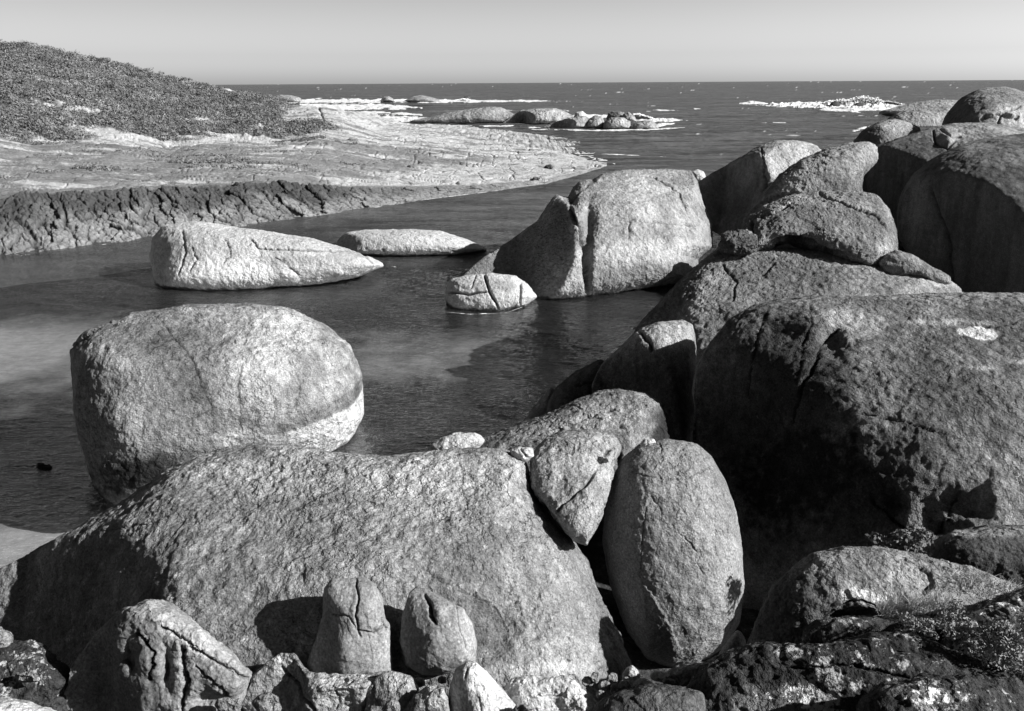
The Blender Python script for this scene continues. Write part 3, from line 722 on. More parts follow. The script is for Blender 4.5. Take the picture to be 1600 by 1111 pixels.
# ------------------------------------------------------------------ right bank, far to near
GR = 'boulders piled on the right bank'
boulder('boulder', 'pale angular boulder on the right bank with a dark left face and lit sloping top',
    [(1090, 285), (1110, 272), (1150, 250), (1190, 226), (1215, 219), (1245, 219), (1275, 228), (1288, 242), (1290, 300), (1240, 370), (1150, 378), (1110, 360), (1095, 330)],
    50, 4.2, 4, c=(1190, 300), n=130, p=2.6, mat='mid', sharp=6, facets=[(1192, 290, 3.7, 1.5, 0.2), (1230, 260, 3.4, -0.35, 0.9)],
    cracks=[([(1190, 232), (1196, 290), (1190, 300)], 2, 0.2)], tones=[(1235, 250, 45, 40, 0.8), (1190, 270, 14, 40, -0.2), (1140, 310, 40, 50, -0.2)], amp=0.04, fine=0.03, group=GR, fs=0.7)  # sunny top and shaded left face strengthened in the colour
boulder('boulder', 'huge domed headland rock at the far right, highest on the skyline',
    [(1465, 212), (1478, 180), (1500, 155), (1530, 140), (1570, 137), (1605, 146), (1680, 175), (1780, 230), (1780, 330), (1600, 340), (1480, 300), (1460, 240)],
    66, 9, 8, c=(1590, 235), n=130, p=2.3, pits=0.5, mat='mid', facets=[(1510, 180, 6.0, 1.6, 0.6)], steps=[([(1600, 190), (1560, 178), (1520, 195)], 0.3, 20)],
    tones=[(1580, 190, 35, 25, 0.5), (1495, 175, 35, 35, -0.5, -40)], cracks=[([(1590, 170), (1565, 180), (1555, 205)], 2, 0.3), ([(1545, 195), (1570, 200), (1600, 215)], 1.5, 0.2)], amp=0.04, fine=0.04, group=GR, fs=0.5)
boulder('boulder', 'dark rock with a lit crescent top in front of the sea at right',
    [(1333, 222), (1350, 203), (1375, 190), (1400, 187), (1420, 191), (1436, 200), (1450, 230), (1440, 270), (1360, 270), (1330, 245)],
    66, 4, 4, c=(1390, 232), n=80, p=2.3, mat='mid', sharp=6, facets=[(1362, 210, 3.0, 1.4, 0.1)], tones=[(1355, 215, 20, 14, -0.4), (1400, 230, 60, 40, -0.2), (1400, 198, 30, 9, 0.5)], fine=0.04, fs=0.6, group=GR)  # lit crescent and shaded left side are painted tones
boulder('boulder', 'broad shoulder rock with a broken chunk on its crest below the skyline dome',
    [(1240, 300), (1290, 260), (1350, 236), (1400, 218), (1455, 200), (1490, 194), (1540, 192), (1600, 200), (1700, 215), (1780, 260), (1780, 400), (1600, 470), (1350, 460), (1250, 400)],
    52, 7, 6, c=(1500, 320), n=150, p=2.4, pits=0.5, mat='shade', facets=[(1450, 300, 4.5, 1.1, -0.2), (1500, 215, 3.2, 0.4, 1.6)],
    tones=[(1560, 218, 110, 26, 1.6, 6), (1480, 215, 22, 18, 0.8)], bumps=[(1482, 218, 10, 12, 0.7)],  # sunlit strip along the crest painted in as a lighter tone
    cracks=[([(1458, 205), (1462, 225), (1480, 232), (1492, 222)], 2, 0.35, 2), ([(1470, 204), (1485, 214), (1500, 216)], 1.6, 0.25, 2)], fine=0.04, fs=0.6, group=GR)
boulder('boulder', 'slanting grey slab boulder with shadowed underside on the right bank',
    [(1160, 345), (1185, 315), (1215, 275), (1250, 250), (1290, 234), (1330, 224), (1358, 221), (1370, 228), (1372, 250), (1350, 275), (1345, 330), (1280, 400), (1180, 400)],
    43.5, 2.2, 1.8, c=(1270, 310), n=130, p=2.4, pits=0.7, mat='mid', sharp=8, facets=[(1290, 262, 2.6, 0.55, 0.75), (1300, 300, 3.0, 0.4, -1.4)],
    tones=[(1260, 340, 130, 30, -0.45, -27), (1215, 275, 50, 10, -0.45, -45), (1300, 250, 60, 14, 0.1, -20)], fine=0.04, fs=0.7, group=GR)  # cast shadow across the lower slab painted in as a slanting dark tone
boulder('boulder', 'low dark boulder in the gap between the cleft giant and the arch-headed rock',
    [(1118, 392), (1135, 372), (1165, 362), (1220, 352), (1290, 348), (1340, 360), (1360, 400), (1300, 440), (1180, 440), (1120, 420)], 39.3, 1.4, 1.2, n=60, mat='shade', sharp=8, group=GR)  # added, mostly hidden, to cast the low shadow across the cleft giant
boulder('boulder', 'enormous dark bulging boulder in shade at the right edge behind the arch-headed rock',
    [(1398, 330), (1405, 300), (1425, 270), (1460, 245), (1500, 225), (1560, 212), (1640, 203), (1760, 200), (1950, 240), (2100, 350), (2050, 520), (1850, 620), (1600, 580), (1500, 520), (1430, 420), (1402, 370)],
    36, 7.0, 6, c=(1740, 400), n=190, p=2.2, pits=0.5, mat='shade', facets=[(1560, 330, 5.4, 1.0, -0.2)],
    tones=[(1580, 232, 120, 22, 0.7, 4), (1430, 330, 20, 60, 0.5)], fine=0.03, fs=0.6, group=GR,  # crest tone paints the lit strip above the shaded body
    cracks=[([(1450, 290), (1480, 380), (1490, 450)], 3, 0.1)])
boulder('boulder', 'broad sloping boulder carrying the arch-headed rock, its left flank running down to the water',
    [(960, 560), (985, 525), (1010, 490), (1060, 440), (1100, 405), (1130, 380), (1170, 388), (1210, 386), (1260, 390), (1310, 395), (1360, 410), (1410, 425), (1470, 430), (1500, 452), (1510, 520), (1440, 640), (1200, 700), (1050, 700), (980, 640)],
    27.5, 3.4, 4, c=(1210, 520), n=210, p=2.5, tilt=(0, -0.012), pits=0.65, mat='mid', sharp=10,
    facets=[(1070, 500, 2.6, 1.25, 0.5), (1250, 420, 2.0, 0.1, 1.1), (1085, 560, 2.9, 0.9, -0.1)],
    tones=[(1090, 500, 20, 90, 0.3, 25), (1200, 480, 160, 90, -0.25), (1280, 430, 100, 30, -0.2, 6), (1480, 440, 40, 10, 0.6, 8), (1030, 470, 30, 60, -0.3, 40)],
    cracks=[([(1130, 412), (1150, 440), (1145, 470)], 2.5, 0.1), ([(1210, 410), (1190, 430)], 2, 0.08)], amp=0.05, fine=0.035, group=GR)
boulder('boulder', 'arch-headed rock with a curved slot under its brow and a cracked cap',
    [(1150, 372), (1165, 345), (1195, 322), (1240, 305), (1285, 299), (1340, 299), (1370, 305), (1388, 325), (1395, 345), (1402, 375), (1400, 400), (1370, 420), (1320, 408), (1280, 395), (1230, 380), (1190, 392), (1160, 390)],
    29.3, 2.0, 2.6, c=(1285, 355), n=170, p=2.7, tilt=(0, -0.015), pits=0.7, mat='lump', sharp=7,
    bumps=[(1230, 388, 40, 14, -0.7), (1360, 385, 30, 25, 0.25), (1230, 340, 35, 25, 0.15), (1190, 385, 14, 12, 0.3)],
    cracks=[([(1280, 302), (1320, 318), (1365, 335), (1388, 358)], 2, 0.3, 3), ([(1212, 382), (1225, 374), (1260, 378), (1290, 392), (1320, 398)], 5, 0.6, 3), ([(1180, 340), (1215, 330), (1250, 310)], 2, 0.15), ([(1175, 345), (1178, 385)], 3, 0.25)],
    tones=[(1235, 312, 60, 12, 0.35, -15), (1300, 360, 60, 30, -0.15), (1385, 395, 16, 25, 0.4)], amp=0.06, fine=0.035, group=GR)
boulder('boulder', 'small knobbly dark rock left of the arch-headed rock', [(1128, 380), (1135, 366), (1155, 362), (1172, 368), (1182, 380), (1172, 392), (1145, 396), (1130, 392)],
    27.5, 0.6, 0.7, n=60, mat='lump', sharp=4, amp=0.14, fine=0.05, ridge=0.12, tones=[(1155, 378, 60, 40, -0.5)], group=GR)
boulder('boulder', 'tongue-shaped stone lying at the foot of the arch-headed rock',
    [(1372, 412), (1385, 397), (1400, 391), (1425, 398), (1455, 415), (1485, 432), (1488, 443), (1470, 447), (1440, 436), (1415, 432), (1395, 436), (1378, 425)],
    27.3, 0.7, 0.8, n=80, mat='lump', sharp=5, amp=0.06, tones=[(1480, 440, 10, 8, 0.6)], group=GR)
boulder('boulder', 'shadowed boulder by the water with only its pale top in sun',
    [(925, 600), (940, 570), (975, 535), (1000, 515), (1030, 503), (1065, 499), (1082, 506), (1086, 525), (1086, 620), (1080, 720), (980, 720), (930, 680)],
    21.5, 1.6, 2.0, c=(1020, 600), n=120, p=2.6, mat='mid', sharp=7, facets=[(1020, 560, 1.35, 0.8, -0.4)], cracks=[([(1000, 520), (1015, 535), (1018, 550)], 3, 0.12)],
    tones=[(1045, 517, 50, 24, 0.5), (1020, 620, 120, 70, -0.55)], amp=0.05, group=GR)  # sunlit cap and shadowed body both put into the colour
boulder('boulder', 'low dark boulder at the edge of the water beside the shadowed boulder',
    [(856, 628), (870, 605), (900, 580), (935, 562), (960, 565), (955, 640), (930, 680), (870, 680), (855, 655)],
    23.2, 1.2, 1.3, n=70, mat='dark', sharp=8, cracks=[([(900, 605), (930, 595), (945, 585)], 2, 0.08)], group=GR)
boulder('boulder', 'pale smooth wedge of rock sloping into dark water', [(812, 672), (830, 640), (862, 606), (870, 612), (865, 650), (880, 690), (830, 690)],
    24.6, 0.5, 0.6, n=40, mat='mid', sharp=5, group=GR)
boulder('boulder', 'big sunlit hump behind the reclining boulder, dark on its right side',
    [(700, 716), (745, 688), (800, 668), (860, 645), (900, 628), (935, 614), (970, 610), (1005, 615), (1030, 630), (1045, 655), (1060, 700), (1045, 770), (900, 790), (780, 770), (700, 740)],
    17.6, 2.0, 2.2, c=(925, 720), n=150, p=2.5, mat='lump', sharp=8, tilt=(0, -0.006), facets=[(900, 660, 1.2, 0.25, 1.05), (1015, 660, 1.3, -0.9, 0.2)],
    bumps=[(900, 700, 22, 12, -0.08), (960, 705, 10, 8, -0.15)], cracks=[([(955, 700), (968, 712), (972, 735)], 4, 0.2, 3), ([(830, 680), (880, 665), (960, 640)], 2, 0.04)],
    tones=[(940, 655, 70, 28, 0.5, -20), (880, 690, 60, 20, 0.3), (1040, 680, 22, 70, -0.8, 10), (760, 695, 50, 8, -0.5, -20)], amp=0.04, fine=0.02, group=GR)  # right side painted dark as shade, bright facet painted lighter
boulder('boulder', 'pale wedge-shaped stone jammed in the cleft beside the egg-shaped boulder',
    [(829, 715), (838, 698), (852, 684), (880, 674), (925, 672), (958, 680), (972, 696), (960, 725), (954, 765), (940, 805), (926, 835), (917, 852), (898, 846), (872, 818), (846, 787), (829, 762)],
    13.3, 0.75, 0.9, n=120, p=2.9, tilt=(0, -0.010), mat='mid', sharp=5, facets=[(935, 770, 0.55, -0.9, 0), (880, 770, 0.65, 0.25, -0.1)], cracks=[([(932, 735), (915, 760), (880, 785), (868, 800)], 2.4, 0.08, 4), ([(955, 700), (945, 715)], 3, 0.1)],
    bumps=[(895, 705, 8, 6, -0.05), (870, 702, 8, 6, -0.05)], tones=[(890, 760, 80, 90, 0.4)], amp=0.05, fine=0.015, group=GR)
boulder('boulder', 'tall egg-shaped boulder standing on end with a cracked top',
    [(942, 850), (945, 800), (955, 755), (975, 715), (1000, 692), (1040, 686), (1085, 692), (1112, 710), (1135, 750), (1150, 800), (1160, 860), (1163, 920), (1155, 975), (1130, 1015), (1090, 1040), (1050, 1046), (1010, 1030), (980, 985), (955, 920)],
    14.3, 1.3, 1.35, n=200, p=2.35, pits=0.8, mat='egg', sharp=12, seed=4, cks=0.6,
    cracks=[([(995, 742), (1040, 750), (1075, 748), (1113, 728)], 2.2, 0.04, 4), ([(1015, 770), (1040, 810), (1070, 840), (1090, 865)], 2.5, 0.035), ([(1010, 790), (1005, 840), (1000, 900)], 2.5, 0.03), ([(1105, 830), (1090, 880), (1100, 900)], 2, 0.025), ([(1030, 690), (1035, 715), (1020, 735)], 2, 0.03)],
    steps=[([(1000, 905), (1040, 960), (1070, 1030)], 0.03, 20)], bumps=[(1060, 760, 40, 6, -0.02), (1050, 820, 25, 15, -0.04), (1080, 860, 18, 14, -0.035), (1030, 790, 15, 12, -0.04)],
    tones=[(1110, 900, 60, 130, 0.4)], amp=0.05, fine=0.010, group=GR)  # sunward right side brightened in the colour
boulder('boulder', 'huge dark boulder filling the right side, a knob on its lit sloping crown',
    [(1083, 610), (1090, 570), (1110, 535), (1140, 500), (1175, 480), (1215, 468), (1270, 464), (1330, 462), (1450, 457), (1600, 458), (1750, 470), (1850, 600), (1850, 900), (1700, 1050), (1300, 1040), (1180, 1000), (1120, 850), (1090, 720)],
    17.2, 3.5, 3.6, c=(1420, 730), n=230, p=2.7, tilt=(0, -0.006), pits=0.5, mat='lump', sharp=12, cks=0.6, k=1.1,
    facets=[(1340, 620, 3.3, 0.95, -0.45), (1450, 500, 1.9, 0.15, 0.95), (1500, 750, 3.4, 0.2, -0.25), (1230, 850, 1.7, 1.0, -0.6)],
    bumps=[(1270, 500, 42, 26, 0.42), (1300, 535, 16, 24, -0.35), (1450, 800, 22, 22, -0.22), (1485, 785, 24, 16, -0.25), (1520, 800, 28, 14, -0.2), (1475, 825, 30, 14, -0.22), (1400, 790, 14, 20, -0.15), (1560, 770, 20, 30, 0.15), (1340, 700, 40, 80, 0.1)],
    cracks=[([(1265, 472), (1268, 500), (1255, 540), (1245, 600)], 2.5, 0.08), ([(1310, 512), (1285, 545), (1255, 600), (1240, 660)], 3.5, 0.2), ([(1200, 480), (1180, 540), (1165, 620)], 2.5, 0.06), ([(1340, 645), (1420, 660), (1500, 690)], 2.5, 0.08), ([(1480, 500), (1560, 505), (1600, 495)], 2.5, 0.06), ([(1360, 780), (1430, 840), (1470, 830), (1500, 770)], 4, 0.15, 10)],
    tones=[(1530, 514, 34, 10, 2.8, 4), (1596, 560, 20, 5, 1.3), (1535, 575, 22, 5, 0.7), (1500, 499, 70, 5, 0.6), (1420, 620, 330, 200, -0.25), (1400, 600, 110, 60, -0.15), (1200, 640, 130, 170, -0.5), (1300, 780, 130, 90, -0.5), (1340, 505, 50, 18, 0.5, 15), (1600, 760, 80, 60, 0.4)],  # dark tones on the left and lower front paint its unlit face
    amp=0.05, fine=0.028, group=GR, seed=9)

# ------------------------------------------------------------------ the reclining boulder in front
boulder('boulder', 'vast reclining pitted boulder across the foreground, its left end in shadow',
    [(-160, 1010), (-60, 930), (0, 890), (60, 855), (120, 825), (200, 780), (260, 735), (310, 712), (360, 697), (400, 692), (450, 695), (520, 706), (600, 712), (660, 708), (710, 702), (790, 700), (818, 712), (828, 760), (850, 800), (890, 840), (915, 872), (938, 930), (966, 990), (988, 1045), (975, 1130), (800, 1200), (400, 1240), (-60, 1200)],
    12.9, 2.5, 2.5, c=(440, 960), n=310, p=2.6, tilt=(0, -0.004), pits=0.85, mat='whale', sharp=10, cks=0.6,
    facets=[(225, 870, 1.95, 1.0, 0.10), (500, 760, 1.35, 0.0, 0.85), (880, 900, 2.0, -0.55, 0.3)], k=0.35,
    bumps=[(780, 980, 45, 60, -0.25), (550, 850, 120, 60, 0.12), (300, 760, 90, 25, -0.06), (640, 720, 60, 20, -0.08)],
    cracks=[([(650, 880), (730, 930), (760, 945), (800, 1000)], 3, 0.06, 8), ([(330, 720), (420, 735), (560, 730)], 2.5, 0.03, 8), ([(340, 795), (450, 780), (560, 790)], 3, 0.03, 10), ([(150, 830), (240, 815), (260, 800)], 2, 0.05), ([(845, 900), (870, 960), (885, 1010)], 2, 0.025)],
    steps=[([(735, 920), (765, 945), (800, 990), (812, 1040)], 0.09, 40), ([(300, 800), (450, 780), (640, 790)], 0.03, 30)],
    tones=[(500, 735, 300, 40, 0.35, 2), (720, 760, 120, 80, 0.35), (770, 985, 40, 60, -0.35), (240, 950, 60, 90, -0.1), (890, 1020, 60, 30, 0.35), (850, 1050, 80, 14, 0.5)],  # crest painted sunlit, hollow beside the standing stones painted shaded
    amp=0.035, fine=0.022, seed=2, group=GR)
boulder('boulder', 'small pale rock tip showing behind the crest of the reclining boulder', [(668, 700), (690, 684), (715, 677), (745, 678), (757, 688), (740, 704), (700, 712), (670, 712)],
    16.3, 0.4, n=40, mat='pale', sharp=4, amp=0.08, group=GR)
boulder('boulder', 'small broken chip of rock in the crack left of the wedge-shaped stone', [(796, 704), (812, 698), (830, 702), (833, 712), (820, 720), (803, 714)],
    13.2, 0.16, n=30, mat='pale', sharp=3, amp=0.1, cracks=[([(812, 700), (822, 714)], 2, 0.05)], group='pale chips lodged in the cleft')
boulder('boulder', 'small white stone on the top left of the egg-shaped boulder', [(1000, 694), (1008, 686), (1022, 685), (1026, 692), (1015, 698), (1003, 699)],
    12.9, 0.1, n=24, mat='white', sharp=3, amp=0.1, group='pale chips lodged in the cleft')

# ------------------------------------------------------------------ foreground rocks
GF = 'broken rocks along the bottom of the view'
boulder('standing_stone', 'upright twin-topped standing stone in front of the reclining boulder',
    [(480, 1040), (492, 1000), (505, 960), (508, 920), (518, 906), (548, 904), (565, 902), (585, 912), (596, 935), (600, 965), (607, 975), (608, 1010), (610, 1050), (600, 1070), (540, 1080), (485, 1065)],
    10.05, 0.36, 0.4, c=(550, 990), n=120, p=2.8, mat='smooth', sharp=4, cat='standing stone',
    facets=[(515, 960, 0.30, 1.0, 0), (590, 960, 0.30, -0.55, 0), (555, 915, 0.16, 0.0, 1.3)],
    bumps=[(575, 950, 18, 25, 0.05), (535, 1010, 30, 25, 0.05)],
    cracks=[([(556, 905), (560, 935), (555, 960), (563, 995)], 2.2, 0.05, 3), ([(560, 985), (582, 988), (600, 975)], 2, 0.04, 3), ([(515, 960), (545, 965), (558, 985)], 1.8, 0.02, 3), ([(597, 965), (603, 985)], 2, 0.04)],
    tones=[(530, 925, 22, 20, 0.3), (500, 1000, 12, 50, 0.1), (595, 1020, 14, 40, 0.25)], amp=0.05, fine=0.006)
boulder('standing_stone', 'squat pentagonal standing stone with a hooked hollow, right of the twin-topped one',
    [(624, 1000), (628, 960), (640, 925), (652, 915), (670, 922), (700, 938), (725, 952), (738, 975), (743, 1010), (740, 1035), (715, 1045), (690, 1056), (660, 1056), (632, 1040)],
    10.0, 0.36, 0.4, c=(685, 990), n=120, p=2.8, mat='smooth', sharp=4, cat='standing stone',
    facets=[(645, 980, 0.29, 0.95, 0), (728, 990, 0.26, -0.9, 0.2), (690, 940, 0.2, 0.3, 1.1)],
    cracks=[([(663, 930), (672, 945), (672, 962), (680, 975)], 3.5, 0.07, 3), ([(712, 945), (718, 985), (728, 1015)], 1.6, 0.012, 3)], bumps=[(685, 955, 12, 12, 0.03)],
    tones=[(648, 930, 12, 14, 0.35), (730, 990, 12, 50, 0.3), (660, 1050, 30, 8, 0.3)], amp=0.05, fine=0.006)
boulder('boulder', 'craggy knuckled rock at the lower left with deep shadowed hollows',
    [(90, 1111), (110, 1040), (150, 990), (195, 952), (232, 938), (270, 945), (300, 972), (335, 1000), (370, 1025), (394, 1050), (380, 1095), (360, 1160), (230, 1200), (100, 1180)],
    9.6, 0.8, 1.0, c=(250, 1060), n=170, p=2.6, mat='smooth', sharp=3, chisel=0.8,
    bumps=[(240, 968, 24, 18, 0.10), (285, 1005, 30, 16, 0.06), (345, 1050, 40, 30, 0.10), (205, 1020, 12, 30, -0.16), (262, 1045, 10, 26, -0.14), (165, 1085, 20, 24, 0.08), (195, 1045, 8, 8, 0.14), (330, 1090, 30, 12, -0.12), (250, 1100, 30, 16, 0.06)],
    facets=[(225, 1010, 0.72, 1.3, -0.1), (300, 1060, 0.75, -0.1, -0.5)], cracks=[([(250, 975), (290, 1000), (330, 1028), (385, 1062)], 3, 0.06, 10), ([(285, 1010), (296, 1050), (285, 1110)], 4, 0.12, 10), ([(215, 985), (240, 1020), (232, 1060)], 3, 0.08, 10), ([(310, 1040), (350, 1075), (360, 1100)], 2.5, 0.05, 10)],
    tones=[(300, 1000, 60, 18, 0.5, 35), (190, 1050, 70, 90, -0.4), (235, 955, 30, 14, 0.4)], amp=0.08, fine=0.016, fs=1.1, pits=0.8, group=GF, seed=12)  # lit ridge and shadowed left third drawn in with tones
boulder('boulder', 'rough dark rock edge in the bottom left corner', [(-90, 1050), (-20, 1010), (20, 1012), (60, 1020), (95, 1045), (110, 1090), (90, 1180), (-80, 1180)],
    9.9, 0.5, n=80, mat='crust', sharp=6, amp=0.1, fine=0.03, ridge=0.08, group=GF)
boulder('boulder', 'smooth pale rock sliver in the bottom left corner', [(-120, 1130), (-40, 1092), (0, 1090), (50, 1100), (90, 1112), (110, 1150), (0, 1200), (-110, 1190)],
    8.6, 0.4, n=50, mat='pale', sharp=6, group=GF)
boulder('boulder', 'small sunlit knob at the left edge under the reclining boulder', [(-30, 1010), (-20, 985), (0, 978), (16, 990), (22, 1015), (16, 1040), (-20, 1045)],
    9.9, 0.25, n=40, mat='lump', sharp=4, amp=0.1, group=GF)
boulder('boulder', 'jagged pale rock under the twin-topped standing stone', 
    [(380, 1100), (395, 1060), (415, 1035), (438, 1020), (458, 1022), (475, 1045), (490, 1056), (560, 1058), (605, 1053), (600, 1075), (590, 1100), (575, 1170), (480, 1200), (390, 1180)],
    9.7, 0.6, 0.6, c=(495, 1110), n=120, p=2.6, mat='mid', sharp=4, facets=[(500, 1090, 0.42, 0.9, 0.3)], cracks=[([(440, 1040), (470, 1080), (500, 1120)], 3, 0.05), ([(520, 1065), (530, 1095), (520, 1120)], 2, 0.02)],
    tones=[(545, 1080, 50, 35, 0.6), (440, 1040, 18, 20, 0.6), (460, 1080, 20, 40, -0.3)], amp=0.07, fine=0.011, ridge=0.01, fs=1.6, chisel=1.1, group=GF)
boulder('boulder', 'pale wedge rock with a shaded lower half, below and left of the pentagonal stone',
    [(572, 1111), (578, 1080), (590, 1062), (610, 1054), (640, 1060), (653, 1075), (650, 1090), (640, 1150), (580, 1170)], 9.4, 0.3, n=80, p=2.8, mat='mid', sharp=3,
    facets=[(610, 1085, 0.22, 0.6, 0.7)], tones=[(620, 1068, 30, 14, 0.9), (600, 1095, 40, 14, -0.2)], chisel=1, amp=0.07, group=GF)  # lit upper half and shaded lower half painted as tones
boulder('boulder', 'small pointed pale rock between two larger wedges at the bottom edge',
    [(632, 1111), (648, 1085), (668, 1070), (680, 1068), (692, 1074), (700, 1090), (700, 1150), (640, 1160)], 9.1, 0.28, n=70, p=2.6, mat='mid', sharp=3,
    facets=[(670, 1090, 0.2, 0.7, 0.3)], tones=[(678, 1085, 20, 20, 1.0)], chisel=1, amp=0.07, group=GF)
boulder('boulder', 'white peaked rock leaning against the foot of the pentagonal stone',
    [(698, 1111), (703, 1070), (712, 1045), (728, 1034), (742, 1034), (760, 1052), (785, 1080), (806, 1105), (815, 1170), (710, 1180)], 9.3, 0.45, n=90, p=2.7, mat='pale', sharp=3,
    facets=[(725, 1080, 0.33, 1.1, 0.1), (770, 1080, 0.3, -0.5, 0.5)], cracks=[([(730, 1045), (728, 1060)], 2, 0.03, 2), ([(748, 1088), (752, 1111)], 2, 0.02, 2)], tones=[(745, 1060, 30, 30, 0.5)], amp=0.05, fine=0.006, group=GF)
boulder('boulder', 'flat white rock lying below the foot of the reclining boulder',
    [(790, 1085), (800, 1065), (830, 1058), (870, 1056), (890, 1062), (910, 1080), (937, 1105), (930, 1150), (860, 1165), (800, 1150)], 9.5, 0.4, n=90, p=2.8, mat='white', sharp=3,
    facets=[(860, 1080, 0.2, 0.0, 0.9), (830, 1090, 0.3, 0.9, 0)], cracks=[([(830, 1075), (850, 1090), (880, 1085)], 1.8, 0.02)], amp=0.07, fine=0.012, ridge=0.02, fs=2, chisel=0.8, group=GF)
boulder('boulder', 'smooth dark slab at the bottom edge under the egg-shaped boulder',
    [(915, 1130), (935, 1098), (965, 1080), (1010, 1074), (1060, 1076), (1095, 1085), (1110, 1150), (1000, 1200), (920, 1180)], 8.6, 0.4, n=70, mat='dark', sharp=6, group=GF)
peb = [(918, 1066, 9, 8, 'dark rounded'), (930, 1058, 7, 9, 'grey upright'), (945, 1072, 9, 7, 'flat grey'), (957, 1060, 8, 9, 'dark blocky'), (985, 1057, 11, 12, 'pale blocky'), (1005, 1068, 14, 8, 'pale flat'),
       (1028, 1074, 13, 6, 'thin white'), (1030, 1056, 10, 6, 'flat white'), (1045, 1066, 10, 6, 'small grey'), (940, 1086, 9, 8, 'dark lower'), (962, 1076, 7, 7, 'small dark'), (975, 1072, 8, 8, 'grey angular'), (905, 1078, 8, 7, 'tiny dark')]
rr = np.random.default_rng(5)
for (pu, pv, ra, rb, lb) in peb:
    an = np.linspace(0, 2*math.pi, 9, endpoint=False); ra, rb = ra*1.15, rb*1.15
    pts = [(pu+ra*math.cos(x)*rr.uniform(0.8, 1.15), pv+rb*math.sin(x)*rr.uniform(0.8, 1.15)) for x in an]
    boulder('stone', lb+' stone in the rubble between the reclining boulder and the egg-shaped one', pts, 9.6+rr.uniform(-0.2, 0.2)-(pv-1060)*0.012, 0.07, n=22, p=2.8, mat='pale' if 'pale' in lb or 'white' in lb else 'mid', sharp=2,
            amp=0.08, fine=0.006, chisel=1, cat='stone', group='rubble under the egg-shaped boulder')
for (pu, pv, ra, rb, dd, lb) in ((420, 1098, 20, 14, 8.9, 'angular shaded stone in the hollow left of the jagged pale rock'), (356, 1102, 22, 12, 8.9, 'flat pale stone in the hollow beside the knuckled rock'), (612, 1108, 12, 10, 8.6, 'small broken stone under the pale wedge rock'),
        (690, 1062, 9, 7, 9.5, 'small stone tucked behind the white peaked rock'), (655, 1066, 12, 7, 9.6, 'flat chip of stone under the pentagonal standing stone'), (815, 1108, 16, 9, 8.9, 'shaded stone between the white peaked rock and the flat white rock'), (40, 1058, 22, 10, 9.3, 'long broken stone on the rough dark rock edge')):
    pts = [(pu+ra*math.cos(x)*rr.uniform(0.75, 1.2), pv+rb*math.sin(x)*rr.uniform(0.75, 1.2)) for x in np.linspace(0, 2*math.pi, 8, endpoint=False)]
    boulder('stone', lb, pts, dd, 0.1, n=30, p=2.8, mat='mid', sharp=1, amp=0.08, fine=0.01, chisel=1, cat='stone', group='broken stones along the bottom of the view')
boulder('boulder', 'pointed grey stone propping the right foot of the egg-shaped boulder', [(1118, 1040), (1130, 1015), (1145, 995), (1153, 988), (1160, 998), (1164, 1020), (1155, 1045), (1130, 1050)],
    11.6, 0.25, n=50, mat='pale', sharp=3, tones=[(1140, 1020, 60, 60, -0.35)], group=GF)
boulder('boulder', 'flat stone wedged beneath the egg-shaped boulder', [(1020, 1062), (1050, 1045), (1100, 1036), (1125, 1025), (1140, 1035), (1120, 1065), (1060, 1075)],
    11.0, 0.3, n=50, mat='mid', sharp=4, group=GF)

boulder('boulder', 'rounded dark-flanked boulder with a lit speckled back at the lower right',
    [(1160, 1020), (1180, 970), (1205, 915), (1235, 885), (1270, 862), (1320, 853), (1380, 853), (1440, 865), (1500, 885), (1550, 900), (1640, 930), (1680, 1000), (1500, 1080), (1300, 1090), (1180, 1060)],
    11.0, 0.95, 0.4, c=(1390, 980), n=170, p=2.6, pits=0.7, mat='lump', sharp=8, facets=[(1290, 920, 1.25, 0.85, -0.1), (1400, 890, 0.9, -0.1, 1.0)],
    cracks=[([(1438, 882), (1455, 895), (1460, 910), (1445, 930)], 4, 0.12, 3), ([(1310, 950), (1345, 940), (1370, 950)], 3, 0.05)], bumps=[(1330, 970, 40, 18, -0.3)],
    tones=[(1350, 932, 45, 12, 1.3, 8), (1240, 960, 70, 70, -0.5), (1400, 890, 120, 30, 0.15)], amp=0.05, fine=0.02, group=GR, seed=21)  # dark tone on the left flank is painted shade
boulder('boulder', 'dark low boulder with a sunlit rim at the right edge behind the speckled one',
    [(1436, 870), (1455, 845), (1490, 828), (1540, 822), (1600, 822), (1680, 830), (1700, 900), (1600, 930), (1480, 920)],
    13.0, 1.0, n=90, mat='dark', sharp=6, tones=[(1560, 830, 90, 9, 1.6), (1480, 838, 30, 8, 1.0, -20)], group=GR)  # bright tones paint the sunlit rim
boulder('boulder', 'narrow dark rock with a pale edge lying in front of the speckled boulder',
    [(1248, 1010), (1255, 985), (1275, 970), (1320, 962), (1380, 962), (1440, 970), (1480, 985), (1460, 1040), (1350, 1060), (1260, 1040)],
    9.9, 0.5, n=90, p=2.6, mat='crust', sharp=5, amp=0.07, group=GR)
boulder('boulder', 'broad black lichen-crusted rock across the lower right corner',
    [(1060, 1150), (1080, 1080), (1100, 1050), (1140, 1025), (1180, 1008), (1240, 1010), (1300, 1005), (1360, 995), (1430, 995), (1500, 1020), (1600, 1040), (1750, 1060), (1750, 1250), (1400, 1300), (1080, 1250)],
    9.0, 1.0, 1.2, c=(1370, 1140), n=180, p=2.5, mat='crust', sharp=8, amp=0.06, fine=0.02, ridge=0.03, facets=[(1350, 1050, 0.7, 0.2, 0.3)], group=GF,
    cracks=[([(1230, 1045), (1330, 1040), (1420, 1060)], 3, 0.04)], bumps=[(1430, 1020, 60, 14, -0.2)],
    tones=[(1165, 1095, 20, 30, 2.5, 20), (1210, 1100, 60, 24, 2.2, -10)])
